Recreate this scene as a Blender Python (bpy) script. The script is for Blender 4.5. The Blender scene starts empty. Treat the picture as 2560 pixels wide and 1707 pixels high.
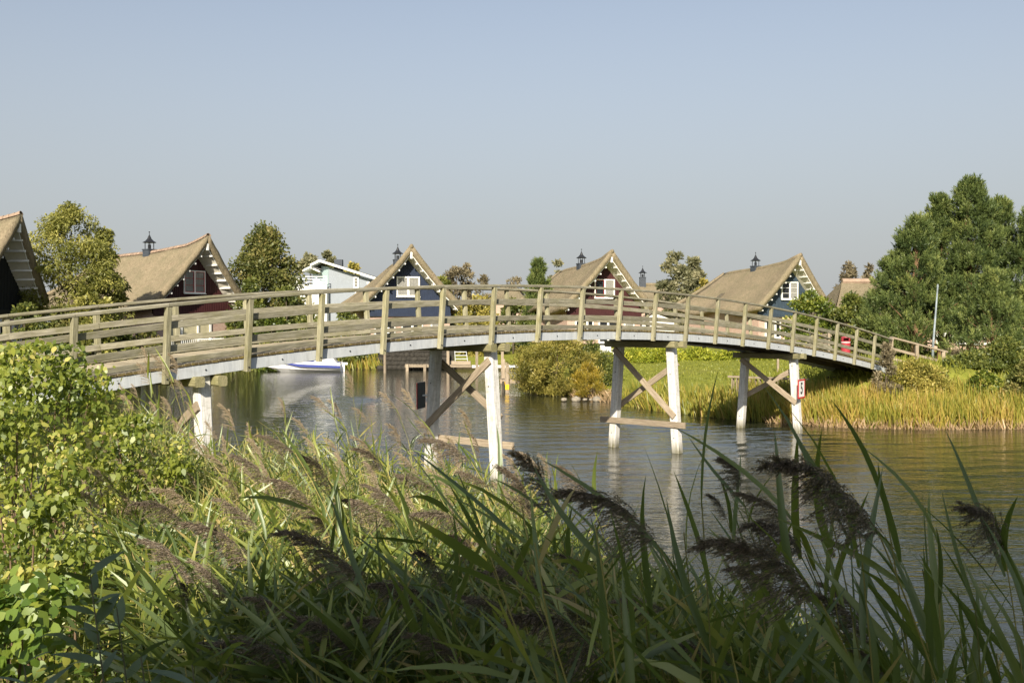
import bpy, math, random
import numpy as np
from mathutils import Vector, Matrix, Euler, noise

# ------------------------------------------------------------------ camera, world, sun, exposure
S = bpy.context.scene
COL = S.collection
EYE = 4.33
PITCH = 0.0189
FPX = 2600.0
cam_d = bpy.data.cameras.new("camera")
cam_d.sensor_width = 36.0
cam_d.lens = 36.0 * FPX / 2560.0
cam_d.clip_start = 0.05
cam_d.clip_end = 6000
cam_d.dof.use_dof = True
cam_d.dof.focus_distance = 14.0
cam_d.dof.aperture_fstop = 16.0
cam = bpy.data.objects.new("camera", cam_d)
COL.objects.link(cam)
cam.location = (0, 0, EYE)
cam.rotation_euler = (math.pi / 2 - PITCH, 0, 0)
S.camera = cam

SUN_H = Vector((-0.16, -0.987, 0)).normalized()      # horizontal direction towards the sun
SUN_EL = math.radians(30)
W = bpy.data.worlds.new("World")
S.world = W
W.use_nodes = True
nt = W.node_tree
nt.nodes.clear()
out = nt.nodes.new("ShaderNodeOutputWorld")
bg = nt.nodes.new("ShaderNodeBackground")
sky = nt.nodes.new("ShaderNodeTexSky")
sky.sky_type = 'NISHITA'
sky.sun_disc = False
sky.sun_elevation = SUN_EL
sky.sun_rotation = math.atan2(SUN_H.x, SUN_H.y)
sky.altitude = 0
sky.air_density = 1.0
sky.dust_density = 1.5
sky.ozone_density = 2.0
bg.inputs[1].default_value = 0.081
hsv = nt.nodes.new("ShaderNodeHueSaturation"); hsv.inputs['Saturation'].default_value = 0.66
nt.links.new(sky.outputs[0], hsv.inputs['Color'])
tcw = nt.nodes.new("ShaderNodeTexCoord"); sxw = nt.nodes.new("ShaderNodeSeparateXYZ")
nt.links.new(tcw.outputs['Generated'], sxw.inputs[0])
mrw = nt.nodes.new("ShaderNodeMapRange"); mrw.interpolation_type = 'SMOOTHSTEP'
mrw.inputs[1].default_value = -0.02; mrw.inputs[2].default_value = 0.42; mrw.inputs[3].default_value = 0.92; mrw.inputs[4].default_value = 0.0
nt.links.new(sxw.outputs[2], mrw.inputs[0])
mxw = nt.nodes.new("ShaderNodeMix"); mxw.data_type = 'RGBA'
mxw.inputs[7].default_value = (3.5, 3.6, 3.66, 1)          # hazy autumn air towards the horizon
nt.links.new(mrw.outputs[0], mxw.inputs[0]); nt.links.new(hsv.outputs[0], mxw.inputs[6])
nt.links.new(mxw.outputs[2], bg.inputs[0])
nt.links.new(bg.outputs[0], out.inputs[0])

sd = bpy.data.lights.new("sun", 'SUN')
sd.energy = 5.0
sd.angle = math.radians(0.55)
sd.color = (1.0, 0.90, 0.74)
sun = bpy.data.objects.new("sun", sd)
COL.objects.link(sun)
sdir = Vector((SUN_H.x * math.cos(SUN_EL), SUN_H.y * math.cos(SUN_EL), math.sin(SUN_EL)))
sun.rotation_euler = sdir.to_track_quat('Z', 'Y').to_euler()
sun.location = (0, -20, 30)

S.view_settings.view_transform = 'Standard'
S.view_settings.look = 'None'
S.view_settings.exposure = 0.72
S.view_settings.gamma = 1.0
S.render.engine = 'CYCLES'
S.cycles.max_bounces = 8
S.cycles.transparent_max_bounces = 8
S.cycles.use_denoising = True

R = random.Random(7)
NR = np.random.default_rng(11)
PI = math.pi

# ------------------------------------------------------------------ helpers
def at(px, py, D):
    """point seen at photograph position (px, py), D metres out along +Y"""
    a = (px - 1280.0) / FPX
    b = (853.5 - py) / FPX
    ct, st = math.cos(PITCH), math.sin(PITCH)
    dy = ct + b * st
    dz = -st + b * ct
    t = D / dy
    return Vector((a * t, D, EYE + dz * t))

def proj_y(x, y, z):
    zz = z - EYE
    d = y * math.cos(PITCH) - zz * math.sin(PITCH)
    return 1280 + FPX * x / d, 853.5 - FPX * (y * math.sin(PITCH) + zz * math.cos(PITCH)) / d

def tag(o, label=None, cat=None, group=None, kind=None):
    if label: o['label'] = label
    if cat: o['category'] = cat
    if group: o['group'] = group
    if kind: o['kind'] = kind
    return o

def empty(name, loc=(0, 0, 0), rz=0.0):
    o = bpy.data.objects.new(name, None)
    COL.objects.link(o)
    o.empty_display_size = 0.2
    o.location = loc
    o.rotation_euler = (0, 0, rz)
    return o

def link(name, me, parent=None, M=None):
    """link a mesh object; M is its matrix in the parent's frame"""
    o = bpy.data.objects.new(name, me)
    COL.objects.link(o)
    if parent: o.parent = parent
    if M is not None: o.matrix_local = M
    return o

def mesh(name, V, F, mats, mi=None, smooth=False):
    me = bpy.data.meshes.new(name)
    me.from_pydata([tuple(v) for v in V], [], [tuple(f) for f in F])
    if not isinstance(mats, (list, tuple)): mats = [mats]
    for m in mats: me.materials.append(m)
    if mi is not None: me.polygons.foreach_set("material_index", mi)
    if smooth: me.polygons.foreach_set("use_smooth", [True] * len(me.polygons))
    me.update()
    return me

def npmesh(name, V, Q, mat, tint=None, smooth=False):
    """fast quad mesh from numpy arrays"""
    me = bpy.data.meshes.new(name)
    n = len(V); q = len(Q)
    me.vertices.add(n)
    me.vertices.foreach_set("co", np.asarray(V, dtype=np.float32).ravel())
    me.loops.add(q * 4)
    me.loops.foreach_set("vertex_index", np.asarray(Q, dtype=np.int32).ravel())
    me.polygons.add(q)
    me.polygons.foreach_set("loop_start", np.arange(0, q * 4, 4, dtype=np.int32))
    me.polygons.foreach_set("loop_total", np.full(q, 4, dtype=np.int32))
    me.update(calc_edges=True)
    me.materials.append(mat)
    if smooth: me.polygons.foreach_set("use_smooth", np.ones(q, dtype=bool))
    if tint is not None:
        a = me.attributes.new("tint", 'FLOAT', 'POINT')
        a.data.foreach_set("value", np.asarray(tint, dtype=np.float32))
    return me

class MB:
    def __init__(s): s.V = []; s.F = []; s.m = []
    def add(s, V, F, mi=0):
        b = len(s.V); s.V += [tuple(v) for v in V]; s.F += [tuple(i + b for i in f) for f in F]; s.m += [mi] * len(F)
    def box(s, a, b, mi=0, M=None):
        x0, y0, z0 = a; x1, y1, z1 = b
        V = [Vector(p) for p in ((x0,y0,z0),(x1,y0,z0),(x1,y1,z0),(x0,y1,z0),(x0,y0,z1),(x1,y0,z1),(x1,y1,z1),(x0,y1,z1))]
        if M is not None: V = [M @ v for v in V]
        s.add(V, [(0,3,2,1),(4,5,6,7),(0,1,5,4),(1,2,6,5),(2,3,7,6),(3,0,4,7)], mi)
    def tube(s, pts, rs, n=8, mi=0, cap=True):
        pts = [Vector(p) for p in pts]; rings = []
        for i, p in enumerate(pts):
            t = (pts[min(i+1, len(pts)-1)] - pts[max(i-1, 0)]).normalized()
            u = t.cross(Vector((0.31, 0.95, 0.05))).normalized(); w = t.cross(u)
            r = rs[i] if isinstance(rs, (list, tuple)) else rs
            rings.append([p + (u * math.cos(2*PI*k/n) + w * math.sin(2*PI*k/n)) * r for k in range(n)])
        V = [v for r_ in rings for v in r_]; F = []
        for i in range(len(rings) - 1):
            for k in range(n):
                a = i*n+k; b = i*n+(k+1) % n
                F.append((a, b, b+n, a+n))
        if cap: F.append(tuple(range(n-1, -1, -1))); F.append(tuple((len(rings)-1)*n+k for k in range(n)))
        s.add(V, F, mi)
    def lathe(s, prof, n=12, c=(0,0,0), mi=0):
        V = []; F = []
        for r, z in prof:
            for k in range(n): V.append((c[0]+r*math.cos(2*PI*k/n), c[1]+r*math.sin(2*PI*k/n), c[2]+z))
        for i in range(len(prof)-1):
            for k in range(n):
                a = i*n+k; b = i*n+(k+1) % n
                F.append((a, b, b+n, a+n))
        F.append(tuple(range(n-1, -1, -1))); F.append(tuple((len(prof)-1)*n+k for k in range(n)))
        s.add(V, F, mi)
    def build(s, name, mats, parent=None, M=None, smooth=False):
        return link(name, mesh(name, s.V, s.F, mats, s.m, smooth), parent, M)

_stick = {}
def stick_mesh(L, w, h, mat, ch=0.008):
    """timber of length L along x, width w along y, height h along z, chamfered edges"""
    key = (round(L, 2), w, h, mat.name, ch)
    if key in _stick: return _stick[key]
    y = w/2; z = h/2; c = min(ch, y*.5, z*.5)
    pr = [(-y+c,-z),(y-c,-z),(y,-z+c),(y,z-c),(y-c,z),(-y+c,z),(-y,z-c),(-y,-z+c)]
    V = [(-L/2, a, b) for a, b in pr] + [(L/2, a, b) for a, b in pr]
    F = [(i, (i+1) % 8, (i+1) % 8+8, i+8) for i in range(8)]
    F = [tuple(reversed(f)) for f in F]
    F += [tuple(range(8)), tuple(range(15, 7, -1))]
    _stick[key] = mesh("timber", V, F, mat)
    return _stick[key]

def frame(p0, p1, up):
    """matrix with x along p0->p1, z close to up, at the middle"""
    p0 = Vector(p0); p1 = Vector(p1)
    x = (p1 - p0).normalized(); y = Vector(up).cross(x).normalized(); z = x.cross(y)
    M = Matrix((x, y, z)).transposed().to_4x4()
    M.translation = (p0 + p1) / 2
    return M

def stick(name, p0, p1, w, h, mat, root, up=(0, 0, 1), ch=0.008):
    """timber between two world points as a child of root (root is only translated)"""
    M = frame(p0, p1, up)
    L = (Vector(p1) - Vector(p0)).length
    me = stick_mesh(L, w, h, mat, ch)
    if root is not None: M = Matrix.Translation(-root.location) @ M
    return link(name, me, root, M)

# ------------------------------------------------------------------ materials
def newmat(name):
    m = bpy.data.materials.new(name); m.use_nodes = True
    t = m.node_tree; t.nodes.clear()
    o = t.nodes.new("ShaderNodeOutputMaterial")
    return m, t, o

def N(t, typ, **kw):
    n = t.nodes.new(typ)
    for k, v in kw.items():
        if k.startswith('i_'): n.inputs[k[2:].replace('_', ' ')].default_value = v
        else: setattr(n, k, v)
    return n

def ramp(t, fac, stops):
    r = t.nodes.new("ShaderNodeValToRGB")
    el = r.color_ramp.elements
    el[0].position = stops[0][0]; el[0].color = (*stops[0][1], 1)
    el[1].position = stops[1][0]; el[1].color = (*stops[1][1], 1)
    for p, c in stops[2:]:
        e = el.new(p); e.color = (*c, 1)
    t.links.new(fac, r.inputs[0])
    return r.outputs[0]

def coords(t, scale=(1, 1, 1), rand=True, kind='Object'):
    tc = t.nodes.new("ShaderNodeTexCoord")
    mp = t.nodes.new("ShaderNodeMapping")
    mp.inputs['Scale'].default_value = scale
    if kind == 'World':
        g = t.nodes.new("ShaderNodeNewGeometry"); t.links.new(g.outputs['Position'], mp.inputs[0])
    else:
        t.links.new(tc.outputs['Object'], mp.inputs[0])
    if rand:
        oi = t.nodes.new("ShaderNodeObjectInfo")
        mu = t.nodes.new("ShaderNodeVectorMath"); mu.operation = 'SCALE'; mu.inputs[3].default_value = 37.0
        cb = t.nodes.new("ShaderNodeCombineXYZ")
        for i in range(3): t.links.new(oi.outputs['Random'], cb.inputs[i])
        t.links.new(cb.outputs[0], mu.inputs[0]); t.links.new(mu.outputs[0], mp.inputs['Location'])
    return mp.outputs[0]

def noise_tex(t, vec, scale, detail=5, rough=.6, dist=0.0):
    n = N(t, "ShaderNodeTexNoise"); n.inputs['Scale'].default_value = scale
    n.inputs['Detail'].default_value = detail; n.inputs['Roughness'].default_value = rough
    n.inputs['Distortion'].default_value = dist
    t.links.new(vec, n.inputs['Vector'])
    return n.outputs[0]

def mix(t, f, a, b, mode='MIX'):
    m = N(t, "ShaderNodeMix", data_type='RGBA', blend_type=mode)
    if isinstance(f, (int, float)): m.inputs[0].default_value = f
    else: t.links.new(f, m.inputs[0])
    for i, c in ((6, a), (7, b)):
        if isinstance(c, tuple): m.inputs[i].default_value = (*c, 1)
        else: t.links.new(c, m.inputs[i])
    return m.outputs[2]

def bump(t, h, strength=.4, dist=.02):
    b = N(t, "ShaderNodeBump"); b.inputs['Strength'].default_value = strength; b.inputs['Distance'].default_value = dist
    t.links.new(h, b.inputs['Height'])
    return b.outputs[0]

def simple(name, col, rough=.7, metal=0, var=.12, vscale=3.0, spec=.3, bs=.1):
    m, t, o = newmat(name)
    p = N(t, "ShaderNodeBsdfPrincipled")
    v = coords(t)
    n = noise_tex(t, v, vscale, 6)
    c = ramp(t, n, [(.3, tuple(x*(1-var) for x in col)), (.7, tuple(min(1, x*(1+var)) for x in col))])
    t.links.new(c, p.inputs['Base Color'])
    p.inputs['Roughness'].default_value = rough; p.inputs['Metallic'].default_value = metal
    p.inputs['Specular IOR Level'].default_value = spec
    n2 = noise_tex(t, v, vscale*12, 4)
    t.links.new(bump(t, n2, bs, .01), p.inputs['Normal'])
    t.links.new(p.outputs[0], o.inputs[0])
    return m

def wood(name, dark, light, moss=(.16, .15, .045), mossamt=.5, axis=0, rough=.85):
    m, t, o = newmat(name)
    p = N(t, "ShaderNodeBsdfPrincipled")
    sc = [14, 14, 14]; sc[axis] = .9
    v = coords(t, tuple(sc)); v2 = coords(t)
    g = noise_tex(t, v, 3.0, 8, .65, .3)
    c = ramp(t, g, [(.3, dark), (.66, light)])
    big = noise_tex(t, v2, 2.2, 6, .7)
    f = N(t, "ShaderNodeMapRange"); t.links.new(big, f.inputs[0])
    f.inputs[1].default_value = .45; f.inputs[2].default_value = .68; f.inputs[3].default_value = 0; f.inputs[4].default_value = mossamt
    c = mix(t, f.outputs[0], c, moss)
    sp = noise_tex(t, v2, 34, 3, .6)
    f2 = N(t, "ShaderNodeMapRange"); t.links.new(sp, f2.inputs[0])
    f2.inputs[1].default_value = .62; f2.inputs[2].default_value = .7; f2.inputs[3].default_value = 0; f2.inputs[4].default_value = .7*mossamt+.1
    c = mix(t, f2.outputs[0], c, (.36, .35, .2))
    oi = N(t, "ShaderNodeObjectInfo")
    mr = N(t, "ShaderNodeMapRange"); t.links.new(oi.outputs['Random'], mr.inputs[0]); mr.inputs[3].default_value = .8; mr.inputs[4].default_value = 1.15
    vm = N(t, "ShaderNodeVectorMath", operation='SCALE'); t.links.new(c, vm.inputs[0]); t.links.new(mr.outputs[0], vm.inputs[3])
    t.links.new(vm.outputs[0], p.inputs['Base Color'])
    p.inputs['Roughness'].default_value = rough
    p.inputs['Specular IOR Level'].default_value = .2
    t.links.new(bump(t, g, .6, .006), p.inputs['Normal'])
    t.links.new(p.outputs[0], o.inputs[0])
    return m

def leafmat(name, stops, trans=.35, gloss=.08, grough=.45):
    m, t, o = newmat(name)
    a = N(t, "ShaderNodeAttribute"); a.attribute_name = "tint"
    oi = N(t, "ShaderNodeObjectInfo")
    md = N(t, "ShaderNodeMath", operation='MULTIPLY_ADD'); t.links.new(oi.outputs['Random'], md.inputs[0])
    md.inputs[1].default_value = .12; t.links.new(a.outputs['Fac'], md.inputs[2])
    c = ramp(t, md.outputs[0], stops)
    d = N(t, "ShaderNodeBsdfDiffuse"); t.links.new(c, d.inputs[0])
    tr = N(t, "ShaderNodeBsdfTranslucent")
    ct = mix(t, .25, c, (.30, .36, .03), 'MIX') if trans > .2 else c
    cs = N(t, "ShaderNodeVectorMath", operation='SCALE'); t.links.new(ct, cs.inputs[0]); cs.inputs[3].default_value = 1.3
    t.links.new(cs.outputs[0], tr.inputs[0])
    m1 = N(t, "ShaderNodeMixShader"); m1.inputs[0].default_value = trans
    t.links.new(d.outputs[0], m1.inputs[1]); t.links.new(tr.outputs[0], m1.inputs[2])
    g = N(t, "ShaderNodeBsdfGlossy"); g.inputs[1].default_value = grough; g.inputs[0].default_value = (.6, .65, .6, 1)
    m2 = N(t, "ShaderNodeMixShader"); m2.inputs[0].default_value = gloss
    t.links.new(m1.outputs[0], m2.inputs[1]); t.links.new(g.outputs[0], m2.inputs[2])
    t.links.new(m2.outputs[0], o.inputs[0])
    return m

M_rail = wood("weathered_rail_wood", (.13, .12, .085), (.38, .355, .27), (.15, .145, .05), .5)
M_post = wood("weathered_post_wood", (.15, .14, .085), (.42, .395, .27), (.19, .175, .05), .55)
M_plank = wood("deck_plank_wood", (.22, .19, .13), (.46, .40, .29), (.22, .2, .1), .15)
M_brace = wood("brace_wood", (.17, .13, .09), (.42, .35, .26), (.2, .18, .1), .1)
M_cap = wood("cap_beam_wood", (.12, .11, .055), (.34, .31, .18), (.15, .15, .05), .6)
M_dark = wood("dark_beam_wood", (.035, .03, .025), (.09, .08, .06), (.05, .05, .03), .2)

def steel():
    m, t, o = newmat("galvanised_steel")
    p = N(t, "ShaderNodeBsdfPrincipled")
    v = coords(t, (9, 9, .8)); v2 = coords(t)
    n = noise_tex(t, v, 1.6, 6, .7)
    c = ramp(t, n, [(.3, (.42, .45, .48)), (.7, (.60, .63, .65))])
    n2 = noise_tex(t, v2, 5, 6, .7)
    f = N(t, "ShaderNodeMapRange"); t.links.new(n2, f.inputs[0]); f.inputs[1].default_value = .5; f.inputs[2].default_value = .75; f.inputs[4].default_value = .5
    c = mix(t, f.outputs[0], c, (.36, .36, .34))
    t.links.new(c, p.inputs['Base Color']); p.inputs['Roughness'].default_value = .6; p.inputs['Metallic'].default_value = .15
    t.links.new(p.outputs[0], o.inputs[0])
    return m
M_steel = steel()
M_end = wood("mossy_end_grain", (.03, .025, .015), (.16, .12, .06), (.22, .17, .04), .8, rough=.95)

def pilem():
    m, t, o = newmat("whitewashed_pile_wood")
    p = N(t, "ShaderNodeBsdfPrincipled")
    v = coords(t, (1.0, 16, 16)); v2 = coords(t, (9, 3, 3))
    n = noise_tex(t, v, 2.2, 8, .65)
    c = ramp(t, n, [(.28, (.36, .345, .32)), (.62, (.74, .73, .70))])
    n2 = noise_tex(t, v2, 3, 4)
    f = N(t, "ShaderNodeMapRange"); t.links.new(n2, f.inputs[0]); f.inputs[1].default_value = .5; f.inputs[2].default_value = .75; f.inputs[4].default_value = .55
    c = mix(t, f.outputs[0], c, (.36, .34, .29))
    # tide stain: a band of slime just over the water (a real mark on the pile)
    g = N(t, "ShaderNodeNewGeometry"); sx = N(t, "ShaderNodeSeparateXYZ"); t.links.new(g.outputs['Position'], sx.inputs[0])
    f3 = N(t, "ShaderNodeMapRange"); t.links.new(sx.outputs[2], f3.inputs[0]); f3.inputs[1].default_value = .06; f3.inputs[2].default_value = .42; f3.inputs[3].default_value = 1; f3.inputs[4].default_value = 0
    st_ = noise_tex(t, v, 1.3, 5, .7); ml = N(t, "ShaderNodeMath", operation='MULTIPLY'); t.links.new(f3.outputs[0], ml.inputs[0]); t.links.new(st_, ml.inputs[1])
    ml2 = N(t, "ShaderNodeMath", operation='MULTIPLY'); t.links.new(ml.outputs[0], ml2.inputs[0]); ml2.inputs[1].default_value = 1.7; ml2.use_clamp = True
    c = mix(t, ml2.outputs[0], c, (.11, .10, .045))
    al = noise_tex(t, v2, 1.1, 5, .7); f5 = N(t, "ShaderNodeMapRange"); t.links.new(al, f5.inputs[0]); f5.inputs[1].default_value = .52; f5.inputs[2].default_value = .7; f5.inputs[4].default_value = .45
    c = mix(t, f5.outputs[0], c, (.33, .33, .24))
    t.links.new(c, p.inputs['Base Color']); p.inputs['Roughness'].default_value = .8
    t.links.new(bump(t, n, .5, .006), p.inputs['Normal'])
    t.links.new(p.outputs[0], o.inputs[0])
    return m
M_pile = pilem()

def thatchm(name, a, b, c3):
    m, t, o = newmat(name)
    p = N(t, "ShaderNodeBsdfPrincipled")
    v = coords(t, (3.5, 3.5, .8)); v2 = coords(t)
    n = noise_tex(t, v, 2.0, 9, .78)
    c = ramp(t, n, [(.28, a), (.68, b)])
    n2 = noise_tex(t, v2, .8, 8, .72)
    f = N(t, "ShaderNodeMapRange"); t.links.new(n2, f.inputs[0]); f.inputs[1].default_value = .40; f.inputs[2].default_value = .66; f.inputs[4].default_value = .75
    c = mix(t, f.outputs[0], c, c3)
    n4 = noise_tex(t, v2, 4.2, 6, .8)
    f4 = N(t, "ShaderNodeMapRange"); t.links.new(n4, f4.inputs[0]); f4.inputs[1].default_value = .5; f4.inputs[2].default_value = .72; f4.inputs[4].default_value = .55
    c = mix(t, f4.outputs[0], c, tuple(x*.8 for x in a))
    t.links.new(c, p.inputs['Base Color']); p.inputs['Roughness'].default_value = .95; p.inputs['Specular IOR Level'].default_value = .1
    t.links.new(bump(t, n4, 1.0, .10), p.inputs['Normal'])
    t.links.new(p.outputs[0], o.inputs[0])
    return m
M_thatch = thatchm("thatch", (.14, .11, .07), (.37, .305, .205), (.19, .17, .105))
M_thatch2 = thatchm("old_thatch", (.13, .105, .07), (.31, .26, .175), (.17, .15, .09))

M_white = simple("white_paint", (.78, .78, .75), .5, var=.05)
M_cream = simple("cream_soffit_board", (.58, .55, .47), .7, var=.08)
M_red = simple("oxblood_board", (.048, .015, .016), .6, var=.2, vscale=2)
M_redb = simple("oxblood_batten", (.058, .018, .019), .6, var=.2, vscale=2)
M_blue = simple("navy_board", (.017, .026, .052), .6, var=.2, vscale=2)
M_blueb = simple("navy_batten", (.02, .031, .062), .6, var=.2, vscale=2)
M_slate = simple("slate_blue_board", (.036, .055, .078), .6, var=.2, vscale=2)
M_slateb = simple("slate_blue_batten", (.043, .065, .09), .6, var=.2, vscale=2)
M_tar = simple("tarred_board", (.018, .020, .020), .6, var=.2, vscale=2)
M_chim = simple("dark_slate_chimney", (.05, .06, .075), .6, var=.25, vscale=6)
M_iron = simple("black_iron", (.02, .022, .026), .5, var=.1)
M_terra = simple("terracotta_tile", (.31, .225, .165), .8, var=.35, vscale=1.5)
M_redp = simple("red_paint", (.5, .03, .03), .5)
M_bin = simple("red_plastic", (.36, .04, .055), .45, var=.08)
M_curt = simple("net_curtain", (.60, .59, .54), .9, var=.1, vscale=8)
M_cwall = simple("cream_wall_panel", (.50, .46, .30), .85)
M_lblue = simple("pale_blue_render", (.27, .30, .335), .8, var=.05)
M_aqua = simple("aqua_render", (.33, .42, .43), .8, var=.05)
M_alu = simple("aluminium", (.62, .64, .66), .4, metal=.4)
M_stone = simple("bank_stone", (.26, .23, .18), .9, var=.4, vscale=4, bs=.6)
M_pave = simple("pale_path", (.42, .40, .35), .9, var=.15, vscale=2)
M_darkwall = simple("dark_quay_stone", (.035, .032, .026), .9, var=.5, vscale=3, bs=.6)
M_yell = simple("yellow_band", (.75, .48, .02), .5)
M_hull = simple("white_gelcoat", (.82, .82, .82), .25, var=.02, spec=.5)
M_bluehull = simple("blue_boat_cover", (.03, .045, .20), .5, var=.1, spec=.4)
M_lamp = simple("galvanised_lamp_pole", (.24, .28, .30), .6, metal=.1, var=.4)
M_bark = simple("bark", (.10, .08, .055), .95, var=.4, vscale=5, bs=.6)
M_pinebark = simple("pine_bark", (.22, .13, .075), .95, var=.4, vscale=5, bs=.6)
M_sapstem = simple("sapling_stem", (.14, .14, .08), .8)
M_twig = simple("twig", (.16, .11, .07), .9, var=.3, vscale=8)

def brickm():
    m, t, o = newmat("pink_brick")
    p = N(t, "ShaderNodeBsdfPrincipled")
    g = N(t, "ShaderNodeTexCoord")
    sx = N(t, "ShaderNodeSeparateXYZ"); t.links.new(g.outputs['Object'], sx.inputs[0])
    ad = N(t, "ShaderNodeMath", operation='ADD'); t.links.new(sx.outputs[0], ad.inputs[0]); t.links.new(sx.outputs[1], ad.inputs[1])
    cb = N(t, "ShaderNodeCombineXYZ"); t.links.new(ad.outputs[0], cb.inputs[0]); t.links.new(sx.outputs[2], cb.inputs[1])
    b = N(t, "ShaderNodeTexBrick"); t.links.new(cb.outputs[0], b.inputs[0])
    b.inputs['Color1'].default_value = (.42, .25, .19, 1); b.inputs['Color2'].default_value = (.52, .36, .28, 1); b.inputs['Mortar'].default_value = (.40, .36, .31, 1)
    b.inputs['Scale'].default_value = 1; b.inputs['Brick Width'].default_value = .21; b.inputs['Row Height'].default_value = .065; b.inputs['Mortar Size'].default_value = .008
    t.links.new(b.outputs[0], p.inputs['Base Color']); p.inputs['Roughness'].default_value = .9
    t.links.new(p.outputs[0], o.inputs[0])
    return m
M_brick = brickm()

def glassm():
    m, t, o = newmat("window_glass")
    p = N(t, "ShaderNodeBsdfPrincipled")
    p.inputs['Base Color'].default_value = (.03, .035, .04, 1); p.inputs['Roughness'].default_value = .06
    tr = N(t, "ShaderNodeBsdfTransparent")
    mx = N(t, "ShaderNodeMixShader"); mx.inputs[0].default_value = .22
    t.links.new(p.outputs[0], mx.inputs[2]); t.links.new(tr.outputs[0], mx.inputs[1]); t.links.new(mx.outputs[0], o.inputs[0])
    return m
M_glass = glassm()

def waterm():
    m, t, o = newmat("pond_water")
    p = N(t, "ShaderNodeBsdfPrincipled")
    p.inputs['Base Color'].default_value = (.024, .026, .014, 1)
    p.inputs['Roughness'].default_value = .02; p.inputs['IOR'].default_value = 1.33
    p.inputs['Specular IOR Level'].default_value = .5
    v = coords(t, (1, 2.4, 1), rand=False, kind='World')
    n1 = noise_tex(t, v, 1.5, 3, .6, .6)
    n2 = noise_tex(t, v, .22, 2, .5)
    n3 = noise_tex(t, v, 5.5, 2, .5)
    a = N(t, "ShaderNodeMath", operation='MULTIPLY_ADD'); t.links.new(n2, a.inputs[0]); a.inputs[1].default_value = 1.0; t.links.new(n1, a.inputs[2])
    a2 = N(t, "ShaderNodeMath", operation='MULTIPLY_ADD'); t.links.new(n3, a2.inputs[0]); a2.inputs[1].default_value = .28; t.links.new(a.outputs[0], a2.inputs[2])
    t.links.new(bump(t, a2.outputs[0], 1.0, .02), p.inputs['Normal'])
    t.links.new(p.outputs[0], o.inputs[0])
    return m
M_water = waterm()

def groundm():
    m, t, o = newmat("grassy_ground")
    p = N(t, "ShaderNodeBsdfPrincipled")
    v = coords(t, (1, 1, 1), rand=False, kind='World')
    n = noise_tex(t, v, 1.6, 8, .7); n2 = noise_tex(t, v, .22, 4, .6); n3 = noise_tex(t, v, 14, 4, .7)
    c = ramp(t, n, [(.3, (.15, .17, .025)), (.7, (.28, .29, .05))])
    f = N(t, "ShaderNodeMapRange"); t.links.new(n2, f.inputs[0]); f.inputs[1].default_value = .5; f.inputs[2].default_value = .7; f.inputs[4].default_value = .5
    c = mix(t, f.outputs[0], c, (.20, .19, .05))
    f4 = N(t, "ShaderNodeMapRange"); t.links.new(n3, f4.inputs[0]); f4.inputs[1].default_value = .5; f4.inputs[2].default_value = .8; f4.inputs[4].default_value = .5
    c = mix(t, f4.outputs[0], c, (.09, .11, .02))
    g = N(t, "ShaderNodeNewGeometry"); sx = N(t, "ShaderNodeSeparateXYZ"); t.links.new(g.outputs['Position'], sx.inputs[0])
    f3 = N(t, "ShaderNodeMapRange"); t.links.new(sx.outputs[2], f3.inputs[0]); f3.inputs[1].default_value = .12; f3.inputs[2].default_value = .4; f3.inputs[3].default_value = 1; f3.inputs[4].default_value = 0
    c = mix(t, f3.outputs[0], c, (.07, .055, .03))
    t.links.new(c, p.inputs['Base Color']); p.inputs['Roughness'].default_value = .95; p.inputs['Specular IOR Level'].default_value = .1
    t.links.new(bump(t, n3, .8, .05), p.inputs['Normal'])
    t.links.new(p.outputs[0], o.inputs[0])
    return m
M_ground = groundm()

G_reed = leafmat("reed_leaf", [(0, (.036, .062, .018)), (.45, (.105, .148, .032)), (.8, (.27, .30, .045)), (1, (.44, .34, .13))], .34, .09, .45)
G_stem = leafmat("reed_stem", [(0, (.09, .11, .03)), (1, (.45, .38, .12))], .05, .06)
G_pan = leafmat("reed_plume", [(0, (.065, .050, .040)), (.5, (.17, .134, .105)), (.8, (.31, .245, .17)), (1, (.46, .36, .24))], .25, .03)
G_bush = leafmat("bush_leaf", [(0, (.035, .062, .010)), (.5, (.12, .165, .018)), (.85, (.31, .34, .05)), (1, (.58, .52, .15))], .42, .07)
G_bushbig = leafmat("hazel_leaf", [(0, (.05, .11, .014)), (.5, (.13, .21, .025)), (.85, (.24, .30, .04)), (1, (.42, .42, .08))], .38, .08)
G_sap = leafmat("sapling_leaf", [(0, (.055, .085, .032)), (1, (.12, .165, .055))], .25, .12, .4)
G_willow = leafmat("willow_leaf", [(0, (.10, .115, .025)), (.5, (.24, .24, .06)), (1, (.42, .39, .11))], .35, .03)
G_alder = leafmat("alder_leaf", [(0, (.06, .075, .022)), (.6, (.15, .16, .045)), (1, (.27, .23, .08))], .3, .03)
G_green = leafmat("green_leaf", [(0, (.05, .07, .018)), (.6, (.13, .155, .036)), (1, (.27, .27, .065))], .33, .04)
G_grey = leafmat("grey_green_leaf", [(0, (.12, .125, .07)), (.6, (.24, .235, .13)), (1, (.36, .33, .2))], .3, .03)
G_brown = leafmat("brown_twigs", [(0, (.10, .085, .05)), (.6, (.21, .175, .105)), (1, (.31, .26, .16))], .2, .03)
G_olive = leafmat("olive_leaf", [(0, (.10, .10, .022)), (.5, (.26, .235, .05)), (1, (.46, .38, .10))], .33, .03)
G_yel = leafmat("yellow_leaf", [(0, (.14, .12, .02)), (.5, (.33, .25, .03)), (1, (.55, .38, .06))], .35, .04)
G_juni = leafmat("juniper", [(0, (.10, .14, .015)), (.5, (.27, .31, .03)), (1, (.50, .48, .06))], .3, .03)
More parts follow.
